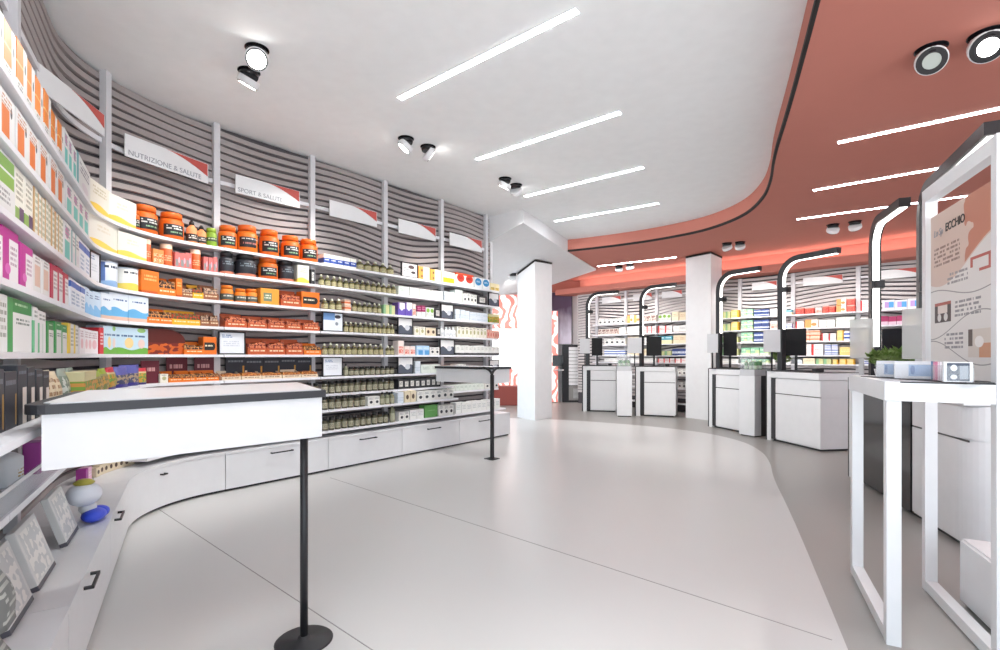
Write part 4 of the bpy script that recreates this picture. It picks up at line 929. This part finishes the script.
S('gbt', 'small green glass bottle', 'bottle', (96, 140, 90), ('band', 0, 1, .1, .5, (196, 210, 186)))
S('gbx', 'small green and white carton', 'box', (104, 150, 110), ('band', 0, 1, .1, .5, (226, 232, 220)))
LEAF = printed('leaf_green', (132, 162, 92), ('pic', 0, 1, 0, 1, (128, 160, 86), (168, 190, 124), 5))
def leaves(b, n, rx, ry, z0, z1, size):
    for i in range(n):
        x, y, z = random.uniform(-rx, rx), random.uniform(-ry, ry), random.uniform(z0, z1); a = random.uniform(0, 6.28); tl = random.uniform(.2, 1.1); s = size*random.uniform(.7, 1.2)
        d = Vector((math.cos(a)*math.cos(tl), math.sin(a)*math.cos(tl), math.sin(tl))); w = d.cross(Vector((0, 0, 1))).normalized()*s*.32; up = d.cross(w).normalized()*s*.06
        p = Vector((x, y, z)); v = [b.bm.verts.new(k) for k in (p, p+d*s*.45+w+up, p+d*s, p+d*s*.45-w+up, p+d*s*.45-up*2)]
        b.face((v[0], v[1], v[2], v[4])); b.face((v[0], v[4], v[2], v[3])); b.face((v[0], v[3], v[2], v[1]))
def plant(x, y, z, r, h, label, potm='white', n=60):
    t = empty('potted_plant', (x, y, z))
    b = B(); b.lathe([(r*.55, .0006), (r*.7, h*.3), (r*.72, h*.32), (r*.6, h*.32)], 16); b.obj('pot', M[potm], t)
    b = B(); leaves(b, n, r*.8, r*.8, h*.36, h*.8, h*.3)
    for i in range(7): b.tube([(0, 0, h*.3), (random.uniform(-.5, .5)*r, random.uniform(-.5, .5)*r, h*.5), (random.uniform(-.8, .8)*r, random.uniform(-.8, .8)*r, h*.8)], .002, 5)
    b.obj('foliage', LEAF, t); tag(t, label, 'plant', 'small plants by the checkouts')
class Loc:      # straight local path for goods on a pedestal
    pass
def on(pd, lx, ly, z): 
    a, ang = pd[2], pd[3]; return (a.x+math.cos(ang)*lx-math.sin(ang)*ly, a.y+math.sin(ang)*lx+math.cos(ang)*ly, z)
def good(key, loc, rz, w, d, h, label):
    kk = (key, w, d, h)
    o = copy_tree(PROTO[kk]) if kk in PROTO else make_product(key, w, d, h); PROTO.setdefault(kk, o)
    o.location = loc; o.rotation_euler = (0, 0, rz); tag(o, label, STY[key][1], STY[key][0]+'s in a clear display box'); return o
NT = ['left', 'middle', 'right']
for pd, nm in ((pd1, 'far pedestal'), (pd3, 'pedestal right of the column')):
    for i in range(3): good('gbt', on(pd, .06+i*(pd[4]-.12)/2, .10, 1.081), pd[3], .06, .06, .16, f'small green glass bottle, {NT[i]} of three, display box on {nm}')
    for i in range(2): good('gbx', on(pd, .09+i*(pd[4]-.18), .22, 1.081), pd[3], .09, .06, .13, f'small green and white carton, {NT[2*i]} one, display box on {nm}')
xx = on(pd3, .62, .28, ZC+.004)
plant(xx[0]+.05, xx[1]+.25, ZC+.004, .11, .34, 'leafy green plant in white pot on third checkout counter', n=80)

# arched lamps that stand on the counters
def arc_lamp(px, Y, zt, rad, arm, d, label, w=.085, mat_w='black', lz=1.16, base=ZC+.004, clamp_z=2.1, panel=None, led0=None, lw=.25):
    x = (px-CX)/F*Y; ang = math.atan2(d[1], d[0]); t = empty('arched_lamp', (x, Y, base), ang)
    h = zt-base
    pl = [(0, 0.012), (0, h-rad)]+[(rad-rad*math.cos(k*math.pi/16), h-rad+rad*math.sin(k*math.pi/16)) for k in range(1, 9)]+[(arm, h)]
    b = B(); b.sweep(pl, w*.4, 0, w*.7); b.obj('frame', M['black'], t)
    l0 = (led0 if led0 is not None else lz)-base
    pi = [(0, max(.05, l0)), (0, h-rad)]+[(rad-rad*math.cos(k*math.pi/16), h-rad+rad*math.sin(k*math.pi/16)) for k in range(1, 9)]+[(arm-.03, h)]
    b = B(); b.sweep(pi, w*lw, -w*.06, -.0005); b.obj('light_strip', M['ledp'], t)
    b = B(); b.box(-.09, .09, -.07, .07, 0, .0118); b.obj('base_plate', M['black'], t)
    b = B(); b.box(.0, .075, -w*.5, w*.5, clamp_z-base-.04, clamp_z-base+.04); b.tube([(.07, 0, clamp_z-base), (.1, 0, clamp_z-base)], .03, 10); b.obj('clamp', M['black'], t)
    tag(t, label, 'lamp', 'arched lamps standing on the checkouts'); return t
def unit(v): v = Vector(v).normalized(); return (v.x, v.y)
arc_lamp(589, 12.0, 2.75, .26, .75, unit((.80, -.6)), 'black arched lamp on the farthest left checkout', clamp_z=2.36, w=.1, led0=1.75, lw=.13)
arc_lamp(643, 10.9, 2.75, .26, .75, unit((.70, -.7)), 'black arched lamp on the checkout left of the second column', clamp_z=2.36, w=.1, led0=1.75, lw=.13)
arc_lamp(721, 9.15, 2.75, .26, .76, unit((.45, -.8)), 'black arched lamp glowing inside, just right of the second column', clamp_z=2.33, w=.11, led0=1.72)
arc_lamp(784, 7.8, 2.75, .26, .84, unit((.40, -.9)), 'black arched lamp glowing inside on the large checkout', clamp_z=2.33, w=.115, led0=1.72)
arc_lamp(876, 5.35, 2.68, .2, .80, unit((-.30, -.76)), 'wide glowing arched lamp just left of the printed board', clamp_z=2.06, w=.115, led0=1.40)
arc_lamp(926, 4.37, 2.70, .2, 1.36, unit((-.60, -1.2)), 'black arched lamp rising behind the white frame of the board', clamp_z=1.9, w=.12, led0=1.40, lw=.2)
# screens and grey privacy panels by the lamps
def screen(px, Y, pxw, z0, z1, label, lab2, ang):
    x = (px-CX)/F*Y; w = pxw*Y/F
    t = empty('privacy_panel', (x-w*.3, Y+.02, 0), ang)
    b = B(); b.box(-w/2, w/2, -.006, .006, z0, z1, 0, .002); b.obj('panel', M['grey'], t)
    b = B(); b.tube([(0, .022, ZC+.004), (0, .022, z1-.05)], .012, 8); b.box(-.06, .06, .0, .07, ZC+.0045, ZC+.012); b.obj('stand', M['black'], t)
    tag(t, lab2, 'panel', 'grey privacy panels on the checkouts')
    mx, mw = {588: (597, 10), 639: (654, 14), 716: (730, 12), 777: (796, 17)}[px]; Ym = Y+.16; w = mw*Ym/F
    s = empty('monitor', ((mx-CX)/F*Ym, Ym, ZC+.004), ang-.05)
    b = B(); b.box(-w*.52, w*.52, -.012, .015, z0-ZC-.06, z1-ZC+.02, 0, .003); b.obj('screen', M['screen'], s)
    b = B(); b.box(-.02, .02, .0155, .035, .01, z1-ZC-.1); b.box(-.09, .09, -.05, .09, 0.0005, .01); b.obj('stand', M['black'], s)
    tag(s, label, 'monitor', 'till monitors on the checkouts')
for px, Y, pw, nm, an in ((588, 11.6, 10, 'farthest left checkout', -.25), (639, 10.8, 14, 'checkout left of the second column', -.3), (716, 9.0, 10, 'checkout right of the second column', -.4), (777, 7.6, 15, 'large checkout facing the aisle', -.5)):
    screen(px, Y, pw, 1.36, 1.70, 'black till monitor on the '+nm, 'light grey privacy panel on the '+nm, an)
def till(x, y, rz, label):
    t = empty('card_terminal', (x, y, ZC+.0045), rz)
    b = B(); b.box(-.13, .13, -.07, .07, 0, .02, 0, .004); b.obj('keyboard', M['dark'], t)
    b = B(); b.box(.15, .23, -.06, .07, 0, .045, 0, .008); b.obj('keypad', M['black'], t)
    tag(t, label, 'till keyboard', 'till keyboards on the checkouts')
for (a, ang, Lc), nm in ((c1, 'farthest left checkout'), (c2, 'checkout left of the second column'), (c3, 'checkout right of the second column'), (c4, 'large checkout facing the aisle')):
    lx, ly = Lc*.55, .22
    till(a.x+math.cos(ang)*lx-math.sin(ang)*ly, a.y+math.sin(ang)*lx+math.cos(ang)*ly, ang, 'black keyboard and keypad on the '+nm)

# ------------------------------------------------------------------ display stand with printed board at the right
A = Vector((1.775, 2.262)); Bn = Vector((2.085, 2.075)); A2 = Vector((2.12, 2.97)); B2 = Vector((2.385, 2.775))
t = empty('display_stand', (A.x, A.y, 0))
def wp(p): return (p.x-A.x, p.y-A.y)
ZT = 1.185; ht = .027
def bar2(b, p, q_, z0, z1, hw, mi=0):
    d = (q_-p).normalized(); n = Vector((-d.y, d.x))*hw; p = p-d*hw*0; b.prism([wp(p+n), wp(p-n), wp(q_-n), wp(q_+n)], z0, z1, mi)
def legq(p, d, hw):
    n = Vector((-d.y, d.x))*hw; dd = d*hw
    return [wp(p+n+dd), wp(p-n+dd), wp(p-n-dd), wp(p+n-dd)]
dv = (A2-A).normalized(); dw = (Bn-A).normalized()
for p, z1 in ((A, ZT-.087), (A2, ZT-.087), (B2, 2.22), (Bn, 2.22)):
    b = B(); b.prism(legq(p, dv, ht), .03 if False else .001, z1); b.obj('leg', M['white'], t)
for p, q_ in ((A, A2), (Bn, B2)):
    b = B(); bar2(b, p+dv*ht, q_-dv*ht, .006, .06, ht); b.obj('bottom_rail', M['white'], t)
b = B(); bar2(b, Bn+dv*ht, B2-dv*ht, 2.15, 2.22, ht); b.obj('top_rail', M['white'], t)
nW = Vector((-dv.y, dv.x))
b = B(); b.prism([wp(A-dv*.035-dw*.035), wp(Bn-dv*.035-dw*.031), wp(B2+dv*.035-dw*.031), wp(A2+dv*.035-dw*.035)], ZT-.085, ZT); b.obj('table_top', M['white'], t)
b = B(); b.prism([wp(A-dv*.0352+dw*.02), wp(A-dv*.0375+dw*.02), wp(Bn-dv*.0375-dw*.032), wp(Bn-dv*.0352-dw*.032)], ZT-.004, ZT+.002); b.obj('edge_line', M['black'], t)
pn = [B2-dv*.035, Bn+dv*.035]
# printed board
Lb = (pn[1]-pn[0]).length; angb = math.atan2((pn[1]-pn[0]).y, (pn[1]-pn[0]).x)
bd = empty('printed_board', (pn[0].x, pn[0].y, 1.19), angb)
Hb = .865
bm_ = Print('board_print', (226, 222, 218), .4)
bm_.under(.66, 3.4, .11, (214, 190, 176), -2.2, True)
bm_.put(bm_.mth('MULTIPLY', bm_.mth('GREATER_THAN', bm_.z, bm_.mth('ADD', bm_.mth('MULTIPLY', bm_.mth('SINE', bm_.mth('ADD', bm_.mth('MULTIPLY', bm_.x, 3.4), -2.2)), .11), .67)), bm_.mth('GREATER_THAN', bm_.mth('ADD', bm_.x, bm_.mth('MULTIPLY', bm_.noise(9, 9), .5)), .86)), (192, 122, 96))
def wave(z0, k, amp, ph):
    w = bm_.mth('ADD', bm_.mth('MULTIPLY', bm_.mth('SINE', bm_.mth('ADD', bm_.mth('MULTIPLY', bm_.x, k), ph)), amp), z0)
    bm_.put(bm_.mth('LESS_THAN', bm_.mth('ABSOLUTE', bm_.mth('SUBTRACT', bm_.z, w)), .003), (150, 146, 144))
wave(.50, 5, .03, 1.2); wave(.30, 4, .07, -1.6); wave(.15, 4, .07, 1.5)
bm_.lines(.06, .5, .665, .79, 5, (140, 110, 100), 30)
bm_.lines(.3, .62, .535, .61, 3, (150, 146, 146), 30); bm_.lines(.42, .8, .34, .44, 4, (140, 138, 140), 30); bm_.lines(.25, .55, .16, .26, 4, (140, 138, 140), 30)
b = B(); b.box(0, Lb, -.004, .004, 0, Hb); b.obj('board_panel', bm_.done(), bd)
text_mesh('title', 'Lo Sp', .05, M['txt'], bd, (Lb*.06, -.0055, Hb*.865), (R(90), 0, 0), 0, .3)
text_mesh('title', 'ECCHIO', .058, M['txtd'], bd, (Lb*.27, -.0055, Hb*.868), (R(90), 0, 0), .001)['label'] = 'bold dark title letters'
RC = flat('coral_print', (186, 96, 84), .5)
b = B(); b.box(.66*Lb, .95*Lb, -.0052, -.0042, .64*Hb, .655*Hb); b.box(.66*Lb, .69*Lb, -.0052, -.0042, .6*Hb, .64*Hb); b.box(.9*Lb, .95*Lb, -.0052, -.0042, .57*Hb, .64*Hb); b.box(.78*Lb, .9*Lb, -.0052, -.0042, .57*Hb, .585*Hb); b.obj('picture', RC, bd)['label'] = 'coral outline drawing of a table'
b = B(); b.box(.08*Lb, .36*Lb, -.0052, -.0042, .33*Hb, .45*Hb); b.obj('picture', printed('board_pic', (70, 58, 58), ('band', .2, .8, .45, .85, (226, 214, 206)), ('band', 0, 1, .85, 1, (176, 90, 74)), ('blob', .3, .25, .12, .2, (220, 216, 212)), ('blob', .7, .25, .12, .2, (220, 216, 212))), bd)['label'] = 'small dark picture with white shapes'
b = B(); b.box(.63*Lb, .93*Lb, -.0052, -.0042, .12*Hb, .27*Hb); b.obj('picture', printed('board_pic2', (216, 206, 196), ('band', .5, 1, 0, .5, (206, 150, 116)), ('band', 0, .2, .4, 1, (90, 76, 70)), ('blob', .5, .55, .2, .2, (240, 236, 232))), bd)['label'] = 'small picture of a white table'
tag(bd, 'white printed information board with dark title held in the tall white frame', 'information board')
tag(t, 'white square tube display stand with tall frame on the right', 'display stand')
# leaflet holders on the stand
b = B(); b.prism([wp(Vector(p)) for p in ((2.005, 2.78), (2.10, 2.78), (2.075, 2.08), (1.925, 2.06))], ZT+.0004, ZT+.0044); b.obj('black_mat', M['black'], t)
mid = lambda s, w_: A+dv*s+dw*w_
LFT = printed('leaflet_blue', (238, 240, 244), ('band', .35, .9, .15, .8, (168, 196, 232)), ('band', .9, 1, 0, 1, (110, 140, 180)), ('blob', .45, .5, .06, .25, (120, 150, 200)))
LFP = printed('leaflet_pink', (240, 234, 238), ('band', 0, .22, 0, 1, (206, 120, 150)), ('band', .28, .34, 0, 1, (206, 160, 180)))
LFK = printed('leaflet_dark', (236, 236, 238), ('band', .1, .9, .05, .95, (64, 74, 92)), ('blob', .35, .7, .12, .16, (226, 230, 236)), ('blob', .35, .25, .12, .12, (226, 230, 236)), ('band', .55, .85, .15, .8, (150, 158, 168)))
for k, (px, Y, wd, m, lb) in enumerate(((887, 2.66, .09, LFT, 'clear holder of white and blue leaflets, far left end of the stand'), (914, 2.44, .15, LFT, 'clear holder of blue leaflets, middle of the stand'), (941, 2.27, .05, LFP, 'slim stack of white leaflets with pink edge on the stand'), (957, 2.13, .09, LFK, 'dark printed leaflet box nearest the board on the stand'))):
    h = empty('leaflet_holder', ((px-CX)/F*Y, Y, ZT+.0046), -.62)
    b = B(); b.box(-wd/2, wd/2, -.03, .03, .0006, .085); b.obj('leaflets', m, h)
    b = B(); b.box(-wd/2-.004, wd/2+.004, -.036, -.033, .0006, .07); b.box(-wd/2-.004, -wd/2-.001, -.032, .034, .0006, .07); b.box(wd/2+.001, wd/2+.004, -.032, .034, .0006, .07); b.obj('clear_wall', M['acr'], h)
    tag(h, lb, 'leaflets', 'leaflets on the frame stand')
# goods on the near checkout behind the stand: plants, translucent screens
ca, cang, cl = c5
def c5p(lx, ly): return (ca.x+math.cos(cang)*lx-math.sin(cang)*ly, ca.y+math.sin(cang)*lx+math.cos(cang)*ly)
for i, (lx, ly, lb) in enumerate(((.55, .13, 'low leafy plant at the far end of the near checkout'), (.80, .17, 'low leafy plant in the middle of the near checkout'), (.98, .1, 'low leafy plant beside the board on the near checkout'))):
    x, y = c5p(lx, ly); plant(x, y, ZC+.0045, .12, .31, lb, n=110)
x, y = c5p(.35, .3); s = empty('monitor', (x, y, ZC+.0045), cang+.9)
b = B(); b.box(-.12, .12, -.012, .015, .14, .5, 0, .003); b.obj('screen', M['gloss'], s); b = B(); b.box(-.03, .03, .0155, .035, .01, .45); b.box(-.09, .09, -.05, .09, .0005, .01); b.obj('stand', M['black'], s)
tag(s, 'black monitor on the near checkout beside the wide lamp', 'monitor', 'till monitors on the checkouts')
for lx, lb in ((.05, 'translucent screen hanging left of the wide lamp'), (1.3, 'translucent screen beside the printed board')):
    x, y = c5p(lx, .1); s = empty('clear_screen', (x, y, ZC+.0045), cang+.9)
    b = B(); b.box(-.11, .11, -.003, .003, .2, .62); b.obj('pane', glass('frosted_screen', (216, 218, 216), .6, .3), s); b = B(); b.box(-.02, .02, -.01, .01, .012, .2); b.box(-.06, .06, -.05, .05, .0, .012); b.obj('foot', M['grey'], s)
    tag(s, lb, 'screen', 'translucent screens on the near checkout')
# white bench block
q0 = Vector((2.405, 2.62)); q1 = Vector((2.15, 2.02)); dn = Vector((.9, -.42)).normalized()
b = B(); b.prism([tuple(q0-q0), tuple(q1-q0), tuple(q1+dn*.6-q0), tuple(q0+dn*.6-q0)], .02, .35)
bmesh.ops.bevel(b.bm, geom=list(b.bm.edges), offset=.012, segments=3, affect='EDGES')
o = b.obj('bench', M['white'], None, (q0.x, q0.y, 0)); 
b = B(); b.prism([tuple((q0-q0)+dn*.03), tuple(q1-q0+dn*.03), tuple(q1+dn*.57-q0), tuple(q0+dn*.57-q0)], 0, .019); b.obj('plinth', M['black'], o)
tag(o, 'low white bench block behind the frame stand', 'bench')

# ------------------------------------------------------------------ back wall: lightbox, poster, door
m, nt, bs = new_mat('flame_print'); MC['flame'] = m
tc = nt.nodes.new('ShaderNodeTexCoord'); wv = nt.nodes.new('ShaderNodeTexWave'); wv.inputs['Scale'].default_value = 1.5; wv.inputs['Distortion'].default_value = 14; wv.inputs['Detail'].default_value = 2
rp = nt.nodes.new('ShaderNodeValToRGB'); rp.color_ramp.elements[0].position = .35; rp.color_ramp.elements[0].color = lin((222, 130, 120)); rp.color_ramp.elements[1].position = .6; rp.color_ramp.elements[1].color = lin((250, 236, 230))
nt.links.new(tc.outputs['Object'], wv.inputs['Vector']); nt.links.new(wv.outputs['Fac'], rp.inputs[0])
nt.links.new(rp.outputs[0], bs.inputs['Base Color']); nt.links.new(rp.outputs[0], bs.inputs['Emission Color']); bs.inputs['Emission Strength'].default_value = .55
t = empty('lightbox', (.66, 13.9, 0))
b = B(); b.box(-1.0, .78, 0, .08, .02, 3.0); b.box(.78, .95, 0, .08, .02, 2.55); b.obj('frame', M['wallw'], t)
b = B(); b.box(-1.0, .78, -.006, -.0005, 2.05, 3.0); b.obj('flame_panel', m, t)
b = B(); b.box(-1.0, .78, -.006, -.0005, 1.0, 2.0495); b.obj('glowing_panel', emit('lightbox_white', (250, 250, 252), 1.6), t)
b = B(); b.box(.7805, .95, -.006, -.0005, 1.0, 2.55); b.obj('flame_panel', m, t)
b = B(); b.box(-1.0, .95, -.006, -.0005, .02, .9995); b.obj('flame_panel', m, t)
tag(t, 'large backlit panel with red flame pattern and glowing white middle behind the first column', 'lightbox')
b = B(); b.box(-.55, .45, -.2, .2, 0, .5, 0, .01); o = b.obj('bench_block', M['brick'], None, (.2, 13.3, 0)); 
b = B(); b.box(-.53, .43, -.18, .18, .5005, .51); b.obj('seat_top', M['brick'], o); tag(o, 'brick red block standing before the backlit panel', 'block')
pm, nt, bs = new_mat('violet_print')
tc = nt.nodes.new('ShaderNodeTexCoord'); nz = nt.nodes.new('ShaderNodeTexNoise'); nz.inputs['Scale'].default_value = 3; nz.inputs['Detail'].default_value = 2
sp = nt.nodes.new('ShaderNodeSeparateXYZ'); ma = nt.nodes.new('ShaderNodeMath'); ma.operation = 'MULTIPLY_ADD'; ma.inputs[1].default_value = .5
rp = nt.nodes.new('ShaderNodeValToRGB'); rp.color_ramp.elements[0].position = .45; rp.color_ramp.elements[0].color = lin((226, 220, 236)); rp.color_ramp.elements[1].position = .95; rp.color_ramp.elements[1].color = lin((98, 74, 104))
nt.links.new(tc.outputs['Generated'], nz.inputs['Vector']); nt.links.new(tc.outputs['Generated'], sp.inputs[0]); nt.links.new(nz.outputs['Fac'], ma.inputs[0]); nt.links.new(sp.outputs[2], ma.inputs[2]); nt.links.new(ma.outputs[0], rp.inputs[0]); nt.links.new(rp.outputs[0], bs.inputs['Base Color'])
o = empty('poster', (1.74, 14.1, 0)); b = B(); b.box(-.3, .28, 0, .04, 1.64, 3.08); b.obj('print', pm, o); b = B(); b.box(-.32, -.301, -.01, .05, 1.62, 3.1); b.box(.281, .3, -.01, .05, 1.62, 3.1); b.obj('frame', M['black'], o)
tag(o, 'violet and white poster on the back wall beside the rear shelves', 'poster')
t = empty('roller_door', (2.05, 14.02, 0))
b = B(); b.box(-.30, .36, 0, .1, 0, 1.62); b.obj('frame', M['dark'], t)
b = B()
for i in range(11): b.box(-.12, .34, -.015, -.0005, .48+i*.098, .48+i*.098+.088)
b.obj('slatted_panel', M['white'], t)
b = B(); b.box(-.12, .34, -.012, -.0005, .06, .46); b.obj('lower_panel', flat('grate_grey', (140, 138, 136), .5), t)
b = B()
for i in range(8): b.box(.0, .2, -.016, -.0125, .12+i*.035, .12+i*.035+.016)
b.obj('grille', M['grey'], t)
tag(t, 'white slatted door panel in dark frame left of the checkouts', 'door panel')
s = empty('wall_screen', (1.58, 13.84, 1.02))
b = B(); b.box(-.13, .17, -.05, -.012, 0, .3, 0, .004); b.obj('screen', M['gloss'], s); b = B(); b.box(-.05, .05, -.0115, .05, .08, .2); b.obj('bracket', M['black'], s)
b = B(); b.box(-.13, .17, -.16, -.0, -.12, -.09, 0, .004); b.obj('ledge', M['grey'], s)
tag(s, 'small black screen mounted at the right edge of the flame panel', 'screen')

# ------------------------------------------------------------------ light, world, camera
w = bpy.data.worlds.new('World'); bpy.context.scene.world = w; w.use_nodes = True
bg = w.node_tree.nodes['Background']; bg.inputs[1].default_value = 1.0
tc = w.node_tree.nodes.new('ShaderNodeTexCoord'); sp = w.node_tree.nodes.new('ShaderNodeSeparateXYZ'); rp = w.node_tree.nodes.new('ShaderNodeValToRGB'); mr = w.node_tree.nodes.new('ShaderNodeMapRange')
w.node_tree.links.new(tc.outputs['Generated'], sp.inputs[0]); w.node_tree.links.new(sp.outputs[2], mr.inputs[0]); mr.inputs[1].default_value = -1; mr.inputs[2].default_value = 1
el = rp.color_ramp.elements; el[0].position = .44; el[0].color = (2.5, 2.55, 2.6, 1); el[1].position = .53; el[1].color = (1.15, 1.32, 1.46, 1)   # lower half made brighter to lift the ceiling, dimmer open sky above
w.node_tree.links.new(mr.outputs[0], rp.inputs[0]); w.node_tree.links.new(rp.outputs[0], bg.inputs[0])
cam = bpy.data.cameras.new('Camera'); co = bpy.data.objects.new('Camera', cam); C.objects.link(co)
co.location = (0, 0, E); co.rotation_euler = (R(90), 0, 0); cam.sensor_width = 36; cam.lens = 18; cam.shift_y = .031; cam.clip_start = .05
sc = bpy.context.scene; sc.camera = co
sc.view_settings.view_transform = 'Standard'; sc.view_settings.look = 'None'; sc.view_settings.gamma = 1; sc.view_settings.use_curve_mapping = False
sc.view_settings.exposure = .62
sc.cycles.use_denoising = True; sc.cycles.max_bounces = 8; sc.cycles.diffuse_bounces = 5; sc.cycles.transparent_max_bounces = 12; sc.cycles.sample_clamp_indirect = 6
